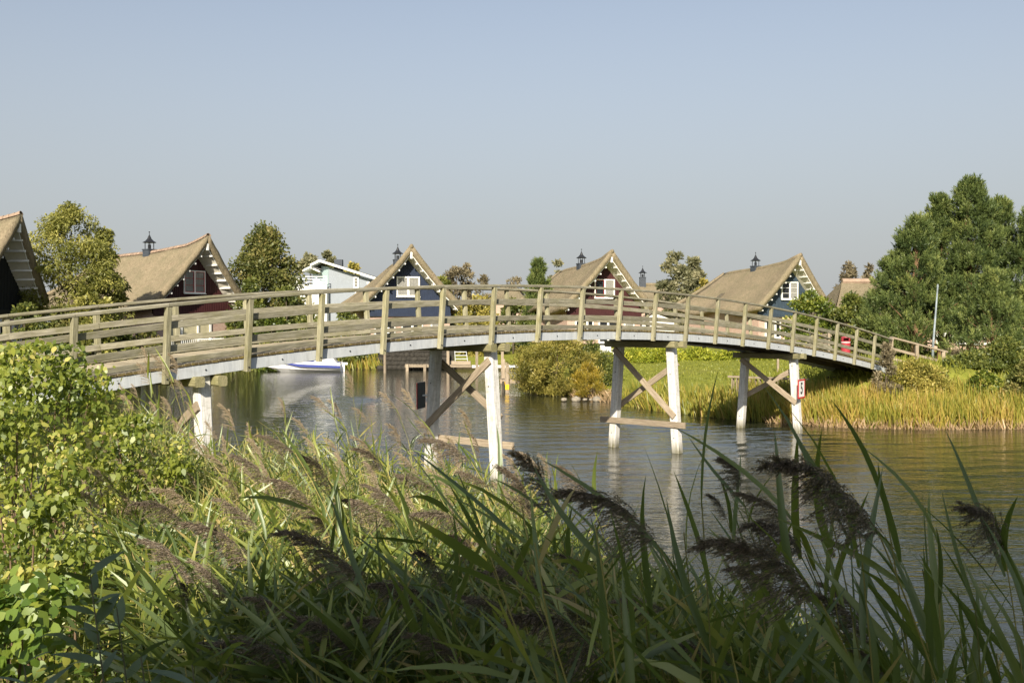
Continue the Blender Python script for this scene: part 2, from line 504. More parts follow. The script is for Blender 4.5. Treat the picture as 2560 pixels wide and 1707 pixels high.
G_pine = leafmat("pine_needle", [(0, (.035, .06, .022)), (.5, (.115, .155, .045)), (1, (.28, .31, .09))], .2, .03)
G_bed = leafmat("bank_reed", [(0, (.12, .15, .03)), (.45, (.29, .30, .05)), (.75, (.48, .38, .08)), (1, (.52, .36, .12))], .4, .04)
G_straw = leafmat("straw", [(0, (.22, .14, .07)), (1, (.55, .40, .24))], .25, .03)
G_grass = leafmat("lawn_grass", [(0, (.12, .15, .022)), (1, (.34, .34, .06))], .35, .03)

# ------------------------------------------------------------------ terrain and water
WATER = [(-14,25),(-8,20.5),(-4,16.5),(0,13),(3,11),(6,8.5),(10,6),(16,3),(30,-2),(80,-10),(80,36),(40,39),(24,41.5),(21,42.3),(17,42),
         (13.5,43),(10,46),(7.2,50.5),(4.7,57),(2,66),(.5,75),(1,98.5),(-10,94.5),(-26,93.5),(-45,92),(-70,90),(-80,60),(-40,42),(-20,31)]
WP = np.array(WATER, dtype=float)
def sdist(x, y):
    """signed distance to the shore, positive on land"""
    x = np.asarray(x, float); y = np.asarray(y, float)
    d = np.full(x.shape, 1e9); ins = np.zeros(x.shape, bool)
    for i in range(len(WP)):
        ax, ay = WP[i]; bx, by = WP[(i+1) % len(WP)]
        ex, ey = bx-ax, by-ay
        tt = np.clip(((x-ax)*ex+(y-ay)*ey)/(ex*ex+ey*ey), 0, 1)
        d = np.minimum(d, np.hypot(x-ax-tt*ex, y-ay-tt*ey))
        c = ((ay > y) != (by > y)) & (x < ex*(y-ay)/(ey if ey != 0 else 1e-9)+ax)
        ins ^= c
    return np.where(ins, -d, d)
BR_A = .8364
BR_D = Vector((math.cos(BR_A), math.sin(BR_A), 0)); BR_N = Vector((math.sin(BR_A), -math.cos(BR_A), 0))
def height(x, y):
    x = np.asarray(x, float); y = np.asarray(y, float)
    d = sdist(x, y)
    near = y < 30 + .2*x
    hn = np.interp(d, [-6, 0, 2, 7, 10.5, 14], [-1.6, 0, .4, 1.2, 2.55, 2.68])
    hf = np.interp(d, [-6, 0, .8, 4, 12, 30, 60], [-1.6, 0, .3, .8, 1.45, 2.0, 2.1])
    h = np.where(near, hn, hf)
    m = np.exp(-(((x-19)/6)**2+((y-51)/6)**2)) * np.clip(d/4.5, 0, 1)
    h = np.where(d > 0, np.maximum(h, 2.25*np.minimum(1, m*1.6)), h)
    m2 = np.exp(-(((x+14)/4)**2+((y-13)/4)**2))
    h = np.maximum(h, np.where(d > 0, 2.1*np.minimum(1, 1.5*m2), -9))
    return h + np.where(d > 1, .05*np.sin(x*1.3+y*.7)*np.sin(y*.9-x*.4), 0)
def gz(x, y): return float(height(np.array([x]), np.array([y]))[0])

def axis(vals):
    a = []
    for (p, q, s) in vals: a += list(np.arange(p, q, s))
    return np.array(a + [vals[-1][1]])
ax_ = axis([(-3000, -400, 400), (-400, -100, 50), (-100, -40, 5), (-40, 40, .8), (40, 100, 5), (100, 400, 50), (400, 3000, 400)])
ay_ = axis([(-400, -50, 50), (-50, -12, 4), (-12, 110, .8), (110, 170, 4), (170, 500, 50), (500, 5000, 500)])
X, Y = np.meshgrid(ax_, ay_)
Z = height(X, Y)
nx, ny = len(ax_), len(ay_)
V = np.stack([X.ravel(), Y.ravel(), Z.ravel()], 1)
i = np.arange(nx*ny).reshape(ny, nx)
Q = np.stack([i[:-1,:-1].ravel(), i[:-1,1:].ravel(), i[1:,1:].ravel(), i[1:,:-1].ravel()], 1)
g = link("ground", npmesh("ground", V, Q, M_ground, smooth=True)); tag(g, kind='structure', label='grassy banks and lawn around the pond')
wx = axis([(-90, -12, 6), (-12, 24, .13), (24, 90, 6)])
wy = axis([(-14, 6, 2), (6, 30, .07), (30, 62, .14), (62, 104, 3)])
X, Y = np.meshgrid(wx, wy)
Z = np.zeros_like(X); wr = np.random.default_rng(77)
for k in range(46):
    lam = .28*(1.9/.28)**wr.random()                  # wavelengths 0.28 to 1.9 m
    th = math.radians(90)+wr.normal(0, .42)           # crests mostly lie across the view, blown by the breeze
    kk = 2*PI/lam; amp = .0125/kk
    Z += amp*np.sin(kk*(X*math.cos(th)+Y*math.sin(th))+wr.uniform(0, 2*PI)+.8*np.sin(X*.21+k)*np.sin(Y*.17+k*.7))
gust = .56+.48*np.sin(X*.23+.5*np.sin(Y*.11))*np.sin(Y*.16+1.1+.4*np.sin(X*.2))
ed = np.clip(np.minimum(np.minimum(X+12, 24-X)/2, np.minimum(Y-6, 62-Y)/4), 0, 1)
Z *= gust*ed*1.25
nx, ny = len(wx), len(wy)
V = np.stack([X.ravel(), Y.ravel(), Z.ravel()], 1)
i = np.arange(nx*ny).reshape(ny, nx)
Q = np.stack([i[:-1,:-1].ravel(), i[:-1,1:].ravel(), i[1:,1:].ravel(), i[1:,:-1].ravel()], 1)
w_ = link("water", npmesh("water", V, Q, M_water, smooth=True)); tag(w_, kind='structure', label='rippled brown green pond water under the bridge')

# ------------------------------------------------------------------ foliage helpers (numpy)
def unit(v): return v / (np.linalg.norm(v, axis=1, keepdims=True) + 1e-9)
PROF_RHOMB = ([0, .5, 1], [0.02, 1, 0.02])
PROF_LEAF = ([0, .3, .68, 1], [.06, 1, .72, .02])
PROF_BLADE = ([0, .22, .55, .82, 1], [.5, 1, .85, .45, .02])
PROF_BLADE2 = ([0, .12, .3, .5, .7, .87, 1], [.45, .85, 1, .92, .68, .35, .02])
def blades(P, D, L, Wd, tint, prof=PROF_RHOMB, droop=None, side=None, bend=None, rng=NR, tip=False):
    """a strip per row of P: from P along D, width Wd, bending by droop (down) and bend (vector)"""
    n = len(P); ts, ws = prof; k = len(ts)
    D = unit(D)
    if side is None:
        side = unit(np.cross(D, unit(rng.normal(size=(n, 3)))))
    L = np.broadcast_to(L, (n,)).reshape(n, 1); Wd = np.broadcast_to(Wd, (n,)).reshape(n, 1)
    V = np.zeros((n, k, 2, 3))
    for j, (t, w) in enumerate(zip(ts, ws)):
        C = P + D*L*t
        if droop is not None: C = C + np.array([0, 0, -1.0])*L*(np.broadcast_to(droop, (n,)).reshape(n, 1))*t*t
        if bend is not None: C = C + bend*L*t*t
        V[:, j, 0] = C - side*Wd*w*.5; V[:, j, 1] = C + side*Wd*w*.5
    base = (np.arange(n)*k*2)[:, None]
    Q = []
    for j in range(k-1): Q.append(np.concatenate([base+2*j, base+2*j+1, base+2*j+3, base+2*j+2], 1))
    Q = np.stack(Q, 1).reshape(-1, 4)
    T = np.repeat(np.broadcast_to(tint, (n,)), k*2).reshape(n, k, 2).astype(float)
    if tip: q = rng.uniform(0, 1, (n, 1))**3*.9; T[:, -1] += q; T[:, -2] += q*.6; T = np.clip(T, 0, 1)
    T = T.ravel()
    return V.reshape(-1, 3), Q, T
def join(parts):
    Vs, Qs, Ts = [], [], []; b = 0
    for v, q, t in parts:
        Vs.append(v); Qs.append(q+b); Ts.append(t); b += len(v)
    return np.concatenate(Vs), np.concatenate(Qs), np.concatenate(Ts)
def fol(name, parts, mat, parent=None, M=None, smooth=False):
    v, q, t = join(parts)
    return link(name, npmesh(name, v, q, mat, t, smooth), parent, M)
def rdir(n, rng=NR): return unit(rng.normal(size=(n, 3)))

# ------------------------------------------------------------------ the bridge
SP = 1.882; BW = 2.62; LEAN = .128
def zb(s):
    k = s-9
    if k > 11.2:
        k0 = 11.2; z0 = 3.7931-.0267*k0-.013138*k0*k0+6.397e-5*k0**3
        return z0 + (k-k0)*(-.0267-.026276*k0+1.919e-4*k0*k0)*.75
    return 3.7931-.0267*k-.013138*k*k+6.397e-5*k**3
def bp(s, off, zr, z=None):
    p = Vector((3.1829, 31.7755, 0)) + BR_D*(s-9)*SP + BR_N*off
    p.z = (zb(s)+zr) if z is None else z
    return p
bridge = empty("footbridge", bp(9, -BW/2, 0, 0))
tag(bridge, "long arched wooden footbridge with slatted railings crossing the pond", "footbridge")
S0, S1 = -3.1, 20.15
# deck planks
np_ = int((S1-S0)*SP/.157)
for i in range(np_):
    s = S0 + (i+.5)*.157/SP
    a, b = bp(s, .015, .272), bp(s, -BW-.015, .272)
    up = (bp(s+.1, 0, 0)-bp(s-.1, 0, 0)).normalized().cross(BR_N*-1)
    if up.z < 0: up = -up
    j = R.uniform(-.004, .004)
    pl_ = stick("plank", a+Vector((0, 0, j)), b+Vector((0, 0, j)), .148, .05, M_plank, bridge, up, .006)
    if len(pl_.data.materials) < 2:
        pl_.data.materials.append(M_end); pl_.data.polygons[8].material_index = 1; pl_.data.polygons[9].material_index = 1
def lean(side, zr):
    return (LEAN*zr/1.5) if side == 0 else (-BW-LEAN*zr/1.5)
for side in (0, 1):
    sg = 1 if side == 0 else -1
    # posts
    for k in range(-3, 21):
        if k == 20: continue
        base = bp(k, lean(side, -.02)+sg*.066, -.03)
        top = bp(k, lean(side, 1.49)+sg*.066, 1.485)
        a = R.uniform(-.006, .006)
        stick("post", base, top+BR_D*a, .115, .12, M_post, bridge, BR_N, .012)
    # steel fascia and inner girders, a piece per bay
    for k in range(-3, 20):
        a, b = k, k+1
        if k == 19: b = S1
        stick("fascia_beam", bp(a+.003, -.05 if side == 0 else -BW+.05, .118), bp(b-.003, -.05 if side == 0 else -BW+.05, .118), .09, .235, M_steel, bridge, ch=.004)
        stick("girder", bp(a, -.75 if side == 0 else -BW+.75, .12), bp(b, -.75 if side == 0 else -BW+.75, .12), .14, .22, M_dark, bridge)
    # plank-end strip / kerb board, rails
    k = -3
    while k < 20:
        k2 = min(k+2, 20)
        for zr, w, h, nm in ((.385, .045, .11, "kerb_board"), (.655, .045, .135, "rail_board"), (1.115, .045, .135, "rail_board")):
            o = lean(side, zr)-sg*.027
            j = R.uniform(-.012, .012)
            upv = (BR_N*sg*LEAN/1.5+Vector((0, 0, 1)))
            mid = (k+k2)/2
            if k2-k == 2:
                stick(nm, bp(k+.004, o, zr+j), bp(mid, o, zr+j), w, h, M_rail, bridge, upv)
                stick(nm, bp(mid, o, zr+j), bp(k2-.004, o, zr+j), w, h, M_rail, bridge, upv)
            else:
                stick(nm, bp(k+.004, o, zr+j), bp(k2-.004, o, zr+j), w, h, M_rail, bridge, upv)
        for q in range(k, k2):
            o = lean(side, 1.53)+sg*.03
            stick("handrail", bp(q+.003, o, 1.525), bp(q+.997, o, 1.525), .165, .068, M_rail, bridge, (BR_N*sg*LEAN/1.5+Vector((0, 0, 1))), .012)
        k = k2
# bolts on the near fascia
bm_ = MB(); bm_.lathe([(.018, 0), (.018, .014), (.008, .02)], 6)
bolt_me = mesh("bolt", bm_.V, bm_.F, M_iron)
nq = BR_N.to_track_quat('Z', 'Y').to_matrix().to_4x4()
for k in range(-3, 20):
    p = bp(k+.5, -.003, .12); Mx = nq.copy(); Mx.translation = p-bridge.location
    link("bolt", bolt_me, bridge, Mx)
    p = bp(k, lean(0, .06)+.125, .06); Mx = nq.copy(); Mx.translation = p-bridge.location
    link("bolt", bolt_me, bridge, Mx)
# bents: piles, caps, braces
def bent(s, braces, horiz=None, piles=True):
    PB = .0721; pin = .2495
    def poff(side, z):
        o = -pin-.02+PB*(zb(s)-z)
        return o if side == 0 else -BW-o
    for side in (0, 1):
        zt = zb(s)-.02
        stick("pile", bp(s, poff(side, -1.8), 0, -1.8), bp(s, poff(side, zt), 0, zt), .29, .29, M_pile, bridge, BR_N, .035)
        for zz in (.5, 2.6):
            p = bp(s, poff(side, zz), 0, zz) - BR_D*.146
            Mx = (BR_D*-1).to_track_quat('Z', 'Y').to_matrix().to_4x4(); Mx.translation = p-bridge.location
            link("bolt", bolt_me, bridge, Mx)
    for e in (-1, 1):
        ds = e*.262/SP
        z = zb(s)-.125
        stick("cap_beam", bp(s+ds, .12, 0, z), bp(s+ds, -BW-.12, 0, z), .225, .215, M_cap, bridge, ch=.03)
    for (zn, zf, e) in braces:      # z at the near pile, z at the far pile, face (-1 towards the left, +1 behind)
        ds = e*.178/SP
        a = bp(s+ds, poff(0, zn), 0, zn); b = bp(s+ds, poff(1, zf), 0, zf)
        d = (a-b).normalized()
        stick("brace", a+d*.12, b-d*.12, .06, .2, M_brace, bridge, Vector((0, 0, 1)))
    if horiz:
        z, e = horiz
        ds = e*.178/SP
        stick("cross_beam", bp(s+ds, .42, 0, z), bp(s+ds, -BW-.42, 0, z), .06, .2, M_brace, bridge)
bent(1.53, [(2.55, 1.2, -1)])
bent(6.165, [(3.22, 1.45, -1), (1.8, 3.2, 1)], (1.02, 1))
bent(10.81, [(1.28, 3.32, -1), (2.9, 1.42, 1)], (.94, -1))
bent(15.40, [(1.22, 2.75, -1), (2.5, 1.3, 1)])
# abutment at the right end: upright boards with a capping
ab = empty("abutment_wall", bp(19.6, -BW/2, 0, 0.4))
tag(ab, "dark wooden plank abutment under the right end of the footbridge", "retaining wall")
for q in range(34):
    o = -BW-5.0+q*.25
    p = bp(19.7, o, 0, 0)
    if sdist([p.x], [p.y])[0] < .2: continue
    stick("board", bp(19.7, o, 0, -.2), bp(19.7, o, 0, 1.62 + (0 if -BW < o < 0 else -.1)), .05, .235, M_brace if q < 24 else M_brace, ab, BR_D*-1)
stick("capping", bp(19.66, -BW-5.2, 0, 1.60), bp(19.66, -BW-.1, 0, 1.60), .2, .1, M_brace, ab)
stick("capping", bp(19.66, -BW, 0, 1.72), bp(19.66, .3, 0, 1.72), .25, .14, M_dark, ab)
for q in range(3): stick("stake", bp(19.62, -BW-1.2-q*1.6, 0, -.2), bp(19.62, -BW-1.2-q*1.6, 0, 1.5), .12, .12, M_brace, ab, BR_N)

# land railing beyond the right end
rl = empty("landing_railing", bp(21, .1, 0, 1.9))
tag(rl, "plain wooden ramp railing running on from the bridge's right end to the pine", "railing")
land = [(2228, 845, 49.5), (2292, 862, 50.2), (2358, 879, 51.0)]
tops = [at(*p) for p in land]
tops.insert(0, bp(19.95, .2, 1.5))
for i, p in enumerate(tops[1:] ):
    z0 = gz(p.x, p.y)-.3
    stick("post", (p.x, p.y, z0), (p.x, p.y, p.z), .16, .16, M_brace, rl, (0, 1, 0), .01)
for a, b in zip(tops[:-1], tops[1:]):
    dd = (b-a).normalized()
    bb = b + (dd*.25 if b is tops[-1] else dd*0)
    stick("handrail", a+Vector((0, 0, .03)), bb+Vector((0, 0, .03)), .17, .085, M_brace, rl)
    for dz in (-.5, -.98):
        stick("rail_board", a+Vector((.02, .1, dz)), b+Vector((.02, .1, dz)), .05, .13, M_brace, rl)
# rail on the far side of the landing, half hidden behind the bridge
fr = empty("far_railing", at(2010, 880, 58))
tag(fr, "short slanting timber railing behind the bridge beside the red litter bin", "railing")
fa, fb = at(1945, 856, 60), at(2072, 836, 56)
for t_ in (0, .33, .66, 1):
    p = fa.lerp(fb, t_); stick("post", (p.x, p.y, gz(p.x, p.y)-.1), (p.x, p.y, p.z+.1), .12, .12, M_brace, fr, (0, 1, 0))
stick("rail_board", fa, fb, .05, .14, M_brace, fr); stick("rail_board", fa-Vector((0, 0, .5)), fb-Vector((0, 0, .5)), .05, .14, M_brace, fr)
stick("rail_board", at(2040, 868, 57), at(2078, 838, 56), .05, .14, M_brace, fr)

# speed sign on the near pile of the right bent, blank back of another one on the far pile of the left bent
def sign_board(name, c, nrm, label, front=True, side=.74):
    r = empty(name, c)
    x = Vector((0, 0, 1)).cross(nrm).normalized()
    M = Matrix((x, Vector((0, 0, 1)).cross(x)*-1, Vector((0, 0, 1)))).transposed()
    M = Matrix((x, nrm*-1, Vector((0, 0, 1)))).transposed().to_4x4()   # local -y = front
    m = MB(); h = side/2
    m.box((-h, 0, -h), (h, .012, h)); m.build("panel", M_white if front else M_chim, r, M)
    m = MB(); b = .06
    for a_, b_ in (((-h, -.004, h-b), (h, -.0005, h)), ((-h, -.004, -h), (h, -.0005, -h+b)), ((-h, -.004, -h+b), (-h+b, -.0005, h-b)), ((h-b, -.004, -h+b), (h, -.0005, h-b))):
        m.box(a_, b_)
    m.build("border", M_redp, r, M)
    m = MB(); m.box((-h-.007, -.006, -h), (-h-.001, .02, h)); m.box((h+.001, -.006, -h), (h+.007, .02, h)); m.build("edge_trim", M_redp, r, M)
    return tag(r, label, "sign"), M
c5 = bp(15.40, .05, 0, 1.72) - BR_D*.14
s5, M5 = sign_board("speed_sign", c5+BR_N*.12, Vector((.82, -.57, 0)).normalized(), "square white sign with red border and black number 5 on the right bent's near pile")
fc = bpy.data.curves.new("number", 'FONT'); fc.body = "5"; fc.size = .62; fc.align_x = 'CENTER'; fc.align_y = 'CENTER'; fc.extrude = .002; fc.offset = .012
fc.materials.append(M_iron)
tmp = bpy.data.objects.new("tmp", fc); fm = bpy.data.meshes.new_from_object(tmp); bpy.data.objects.remove(tmp)
if not fm.materials: fm.materials.append(M_iron)
fo = link("number", fm, s5)
fo.matrix_local = M5 @ Matrix.Translation((0, -.006, 0)) @ Matrix.Rotation(PI/2, 4, 'X') @ Matrix.Scale(.85, 4, (1, 0, 0))
st = MB()
st.box((-.05, .012, -.3), (.05, .05, .3)); st.build("bracket", M_alu, s5, M5)
s6, M6 = sign_board("blank_sign", at(1052, 988, 31.0), Vector((-.975, .222, 0)).normalized(), "dark back of a square sign fixed beside the left bent's far pile", True, .78)
m = MB(); m.box((-.39, .0125, -.39), (.39, .02, .39)); m.build("back_plate", M_chim, s6, M6)
stick("bracket", at(1054, 988, 31.1), at(1078, 988, 31.3), .05, .05, M_alu, s6)

# ------------------------------------------------------------------ thatched houses
def chimney(parent, x, y, z, hh=1.5, w=.74):
    m = MB(); m.box((x-w*.58, y-w*.58, z-1.2), (x+w*.58, y+w*.58, z+hh-.3)); m.box((x-w*.64, y-w*.64, z+hh-.3), (x+w*.64, y+w*.64, z+hh-.2))
    c = m.build("chimney", [M_chim], parent)
    m = MB()
    for a in (-1, 1):
        for b in (-1, 1): m.box((x+a*w*.36-.025, y+b*w*.36-.025, z+hh-.2), (x+a*w*.36+.025, y+b*w*.36+.025, z+hh+.42))
    m.lathe([(.14, hh-.2), (.14, hh+.2)], 8, (x, y, z))
    m.lathe([(w*.80, hh+.38), (w*.82, hh+.42), (w*.5, hh+.56), (w*.26, hh+.75), (.1, hh+.98), (.03, hh+1.12), (.02, hh+1.35)], 8, (x, y, z))
    m.lathe([(.02, hh+1.3), (.08, hh+1.36), (.02, hh+1.42)], 8, (x, y, z))
    m.build("cowl", M_iron, c)
    return c

def window(parent, x0, x1, z0, z1, y, panes=2, red=False, curtain=(True, True), bars=2, deep=.12, name="window"):
    y -= .08
    fr_ = MB(); w = .09
    def bar(a, b, m_=0, yo=0, yt=.175): fr_.box((a[0], y-.06-yo, a[1]), (b[0], y-.06-yo+yt, b[1]), m_)
    bar((x0, z0), (x1, z0+w)); bar((x0, z1-w), (x1, z1)); bar((x0, z0+w), (x0+w, z1-w)); bar((x1-w, z0+w), (x1, z1-w))
    fr_.box((x0-.06, y-.11, z0-.07), (x1+.06, y-.005, z0-.002))
    W_ = (x1-x0-2*w)/panes
    for k in range(1, panes): bar((x0+w+W_*k-.07, z0+w), (x0+w+W_*k+.07, z1-w))
    f = fr_.build(name, [M_white, M_redp], parent)
    for k in range(panes):
        a = x0+w+W_*k+(.07 if k else 0); b = x0+w+W_*(k+1)-(.07 if k < panes-1 else 0)
        m = MB()
        t_ = .045
        for p, q in (((a, z0+w), (b, z0+w+t_)), ((a, z1-w-t_), (b, z1-w)), ((a, z0+w+t_), (a+t_, z1-w-t_)), ((b-t_, z0+w+t_), (b, z1-w-t_))):
            m.box((p[0], y-.045, p[1]), (q[0], y+.0, q[1]))
        for j in range(1, bars+1):
            zz = z0+w+(z1-z0-2*w)*j/(bars+1); m.box((a+t_, y-.04, zz-.018), (b-t_, y-.01, zz+.018))
        m.build("sash", M_redp if (red and (red == 2 or k == 0)) else M_white, f)
        m = MB(); m.box((a+t_, y-.025, z0+w+t_), (b-t_, y-.018, z1-w-t_)); m.build("pane", M_glass, f)
        m = MB(); m.box((a, y+.065, z0+w), (b, y+.072, z1-w)); m.build("backing", M_iron, f)
        if curtain[k % len(curtain)]:
            V = []; F = []; n = 24
            for q in range(n+1):
                xx = a+(b-a)*q/n; yy = y+.035+.014*math.sin(q*1.7)
                V += [(xx, yy, z0+w), (xx, yy, z1-w)]
            for q in range(n): F.append((2*q, 2*q+2, 2*q+3, 2*q+1))
            link("curtain", mesh("curtain", V, F, M_curt), f)
    return f

GH = 2.0
HW, EW = 4.28, 5.35
def house(label, apex_px, apex_py, D, az, boards, battens, ridge='thatch', red=False, lower='brick', roofmat=None, drop=1.7, skylight=False, seed=1, detail=True, curtain=(True, True), Lr=14.0, bars=2):
    rr = random.Random(seed)
    roofmat = roofmat or M_thatch
    ap = at(apex_px, apex_py, D)
    H = ap.z - GH
    a = math.radians(az)                       # direction of the ridge going back, from +Y towards +X
    back = Vector((math.sin(a), math.cos(a), 0)); right = Vector((math.cos(a), -math.sin(a), 0))
    OV = 2.0                                   # how far the verge leans out at the top
    org = ap + back*OV; org.z = GH
    h = empty("thatched_house", org, -a)
    tag(h, label, "house", "thatched holiday houses along the far bank")
    HE = 3.45
    def flare(y): return .62*max(0., min(1., (.9-y)/(OV+.9)))**1.3-.62
    def ridge_pt(v): y = -OV+Lr*v; return Vector((0, y, H-.12-max(0, drop-.62)*v**.9+.05*math.sin(v*9)+flare(y)))
    def eave_pt(v, sg):
        y = -1.3+(Lr+2.9)*v
        return Vector((sg*(EW+.12*math.sin(v*7)), y, HE+.30*math.cos(v*12.5+.4)*min(1, v*4)+.5*flare(y*1.4)+.3))
    nu, nv = 14, 22
    def surf(u, v, sg, off=0.0):
        p = ridge_pt(v).lerp(eave_pt(v, sg), u)
        p.z += -.42*math.sin(PI*u)*(.55) + off
        p.x += sg*off*.8
        wob = .09*noise.noise(Vector((u*7, v*10, seed+sg*5)))+.05*noise.noise(Vector((u*17, v*26, seed+sg*5)))
        p.z += wob
        return p
    TH = .30
    for sg in (-1, 1):
        V = []; F = []
        for jv in range(nv+1):
            for iu in range(nu+1):
                V.append(surf(iu/nu, jv/nv, sg, .12))
        for jv in range(nv+1):
            for iu in range(nu+1):
                q = surf(iu/nu, jv/nv, sg, -TH)
                if jv == 0: q.y += .06
                if iu == nu: q.x -= sg*.18; q.z += .12
                V.append(q)
        n1 = (nu+1)*(nv+1); idx = lambda b, j, i_: b*n1+j*(nu+1)+i_
        for j in range(nv):
            for i_ in range(nu):
                F.append((idx(0,j,i_), idx(0,j,i_+1), idx(0,j+1,i_+1), idx(0,j+1,i_)))
                F.append((idx(1,j,i_), idx(1,j+1,i_), idx(1,j+1,i_+1), idx(1,j,i_+1)))
        for i_ in range(nu):
            F.append((idx(0,0,i_), idx(1,0,i_), idx(1,0,i_+1), idx(0,0,i_+1)))
            F.append((idx(0,nv,i_), idx(0,nv,i_+1), idx(1,nv,i_+1), idx(1,nv,i_)))
        for j in range(nv):
            F.append((idx(0,j,nu), idx(1,j,nu), idx(1,j+1,nu), idx(0,j+1,nu)))
            F.append((idx(0,j,0), idx(0,j+1,0), idx(1,j+1,0), idx(1,j,0)))
        me = mesh("roof", V, F, roofmat, smooth=True)
        ro = link("roof", me, h)
        if sg == -1: roofL = ro
    # rear hip
    V = []; F = []
    e = ridge_pt(1); l = eave_pt(1, -1); r_ = eave_pt(1, 1)
    n = 10
    for j in range(n+1):
        for k in range(n+1):
            p = l.lerp(r_, k/n); q = e.lerp(p, j/n); q.y += .9*(j/n)+.25*math.sin(PI*j/n); q.z += .12-.25*math.sin(PI*j/n); V.append(q)
    for j in range(n):
        for k in range(n): F.append((j*(n+1)+k, (j+1)*(n+1)+k, (j+1)*(n+1)+k+1, j*(n+1)+k+1))
    hip = link("roof", mesh("roof", V, F, roofmat, smooth=True), h)
    sm = hip.modifiers.new("thickness", 'SOLIDIFY'); sm.thickness = .3; sm.offset = -1
    # ridge
    if ridge == 'thatch':
        m = MB(); m.tube([ridge_pt(v/12)+Vector((0, -.02 if v == 0 else 0, .02)) for v in range(13)], [.2]+[.26]*11+[.2], 10)
        m.build("ridge_roll", roofmat, h, smooth=True)
    else:
        L = .40; n = int(Lr/L)
        t = MB(); k = 8; V = []
        for x_, r0 in ((0, .27), (L*1.08, .23)):
            for q in range(k+1):
                an = PI*q/k; V.append((r0*math.cos(an), x_, r0*math.sin(an)))
            for q in range(k+1):
                an = PI*q/k; V.append(((r0-.03)*math.cos(an), x_, (r0-.03)*math.sin(an)))
        F = []
        for q in range(k): F += [(q, q+1, q+1+2*(k+1), q+2*(k+1)), (q+(k+1), q+2*(k+1)+(k+1), q+1+3*(k+1), q+1+(k+1)), (q, q+(k+1), q+1+(k+1), q+1)]
        tm = mesh("ridge_tile", V, F, M_terra, smooth=False)
        for q in range(n):
            p = ridge_pt(q/n); p2 = ridge_pt((q+1)/n)
            M = Matrix.Rotation(math.atan2(p2.z-p.z, p2.y-p.y)+.02, 4, 'X'); M.translation = p+Vector((0, 0, .05))
            link("ridge_tile", tm, roofL, M)
    # walls
    def roof_under(x, y=0.0):
        u = min(1, abs(x)/EW); v = (y+1.8)/Lr
        return surf(u, max(0, v), 1 if x >= 0 else -1, -TH-.03).z
    wl = MB()
    xs = [-HW+2*HW*k/16 for k in range(17)]
    for a_, b_ in zip(xs[:-1], xs[1:]):
        for z_, top in ((0, 0),):
            pass
        za, zc_ = roof_under(a_)-.02, roof_under(b_)-.02
        wl.add([(a_, 0, 3.0), (b_, 0, 3.0), (b_, 0, zc_), (a_, 0, za), (a_, .2, 3.0), (b_, .2, 3.0), (b_, .2, zc_), (a_, .2, za)],
               [(0, 1, 2, 3), (5, 4, 7, 6), (3, 2, 6, 7), (0, 4, 5, 1)])
    wl.build("gable_wall", boards, h)
    bt = MB(); n = int(2*HW/.2)
    for k in range(n+1):
        x_ = -HW+2*HW*k/n
        zt = roof_under(x_)-.05
        if detail: bt.box((x_-.05, -.035, 3.02), (x_+.05, -.001, zt))
    if bt.V:
        b_ = bt.build("batten_boards", battens, h); b_['kind'] = 'stuff'
    lw = MB()
    lw.box((-HW, .0, 0), (HW, .22, 3.0)); lw.box((-HW, .22, 0), (-HW+.22, Lr-.6, 3.55)); lw.box((HW-.22, .22, 0), (HW, Lr-.6, 3.55)); lw.box((-HW+.22, Lr-.82, 0), (HW-.22, Lr-.6, 3.4))
    lw.build("brick_wall", M_brick, h)
    m = MB(); m.box((-HW-.08, -.16, 2.92), (HW+.08, -.04, 3.2)); m.box((-HW-.1, -.24, 2.86), (HW+.1, -.03, 2.918)); m.build("fascia_board", boards, h)
    # soffit, verge boards, purlins
    for sg in (-1, 1):
        V = []; F = []; nn = 12
        for k in range(nn+1):
            u = .02+.94*k/nn
            p = surf(u, 0.012, sg, -TH-.035); q = surf(u, 0.012, sg, -TH-.035); q.y = .12; p.y += .12; q = surf(u, (2.0-.55*u)/Lr, sg, -TH-.04); q.y = .02
            V += [p, q]
        for k in range(nn): F.append((2*k, 2*k+2, 2*k+3, 2*k+1))
        so = link("soffit", mesh("soffit", V, F, M_cream), h)
        m = MB()
        for k in range(nn):
            u0 = .015+.95*k/nn; u1 = .015+.95*(k+1)/nn
            p = surf(u0, .012, sg, -TH-.03); q = surf(u1, .012, sg, -TH-.03)
            p.y += .1; q.y += .1
            m.add([p, q, q+Vector((0, 0, -.11)), p+Vector((0, 0, -.11)), p+Vector((0, .045, 0)), q+Vector((0, .045, 0)), q+Vector((0, .045, -.11)), p+Vector((0, .045, -.11))],
                  [(0, 1, 2, 3), (4, 7, 6, 5), (3, 2, 6, 7)])
        m.build("verge_board", M_white, h)
        for k in range(9):
            u = .07+.86*k/8
            p = surf(u, .01, sg, -TH-.16)
            m = MB(); m.box((p.x-.05, p.y-.02, p.z-.07), (p.x+.05, .0 if abs(p.x) < HW else .3, p.z+.07)); m.build("purlin", M_white, h)
    m = MB(); p = surf(0.0, 0.01, 1, -TH-.1); m.box((-.1, p.y-.05, p.z-.75), (.1, p.y+.12, p.z+.1)); m.build("apex_post", M_white, h)
    # openings
    wz = 4.85 if H > 9.3 else 4.6
    if seed != 3: window(h, -1.17, 1.17, wz, wz+2.0, -.04, 2, red, curtain, bars)
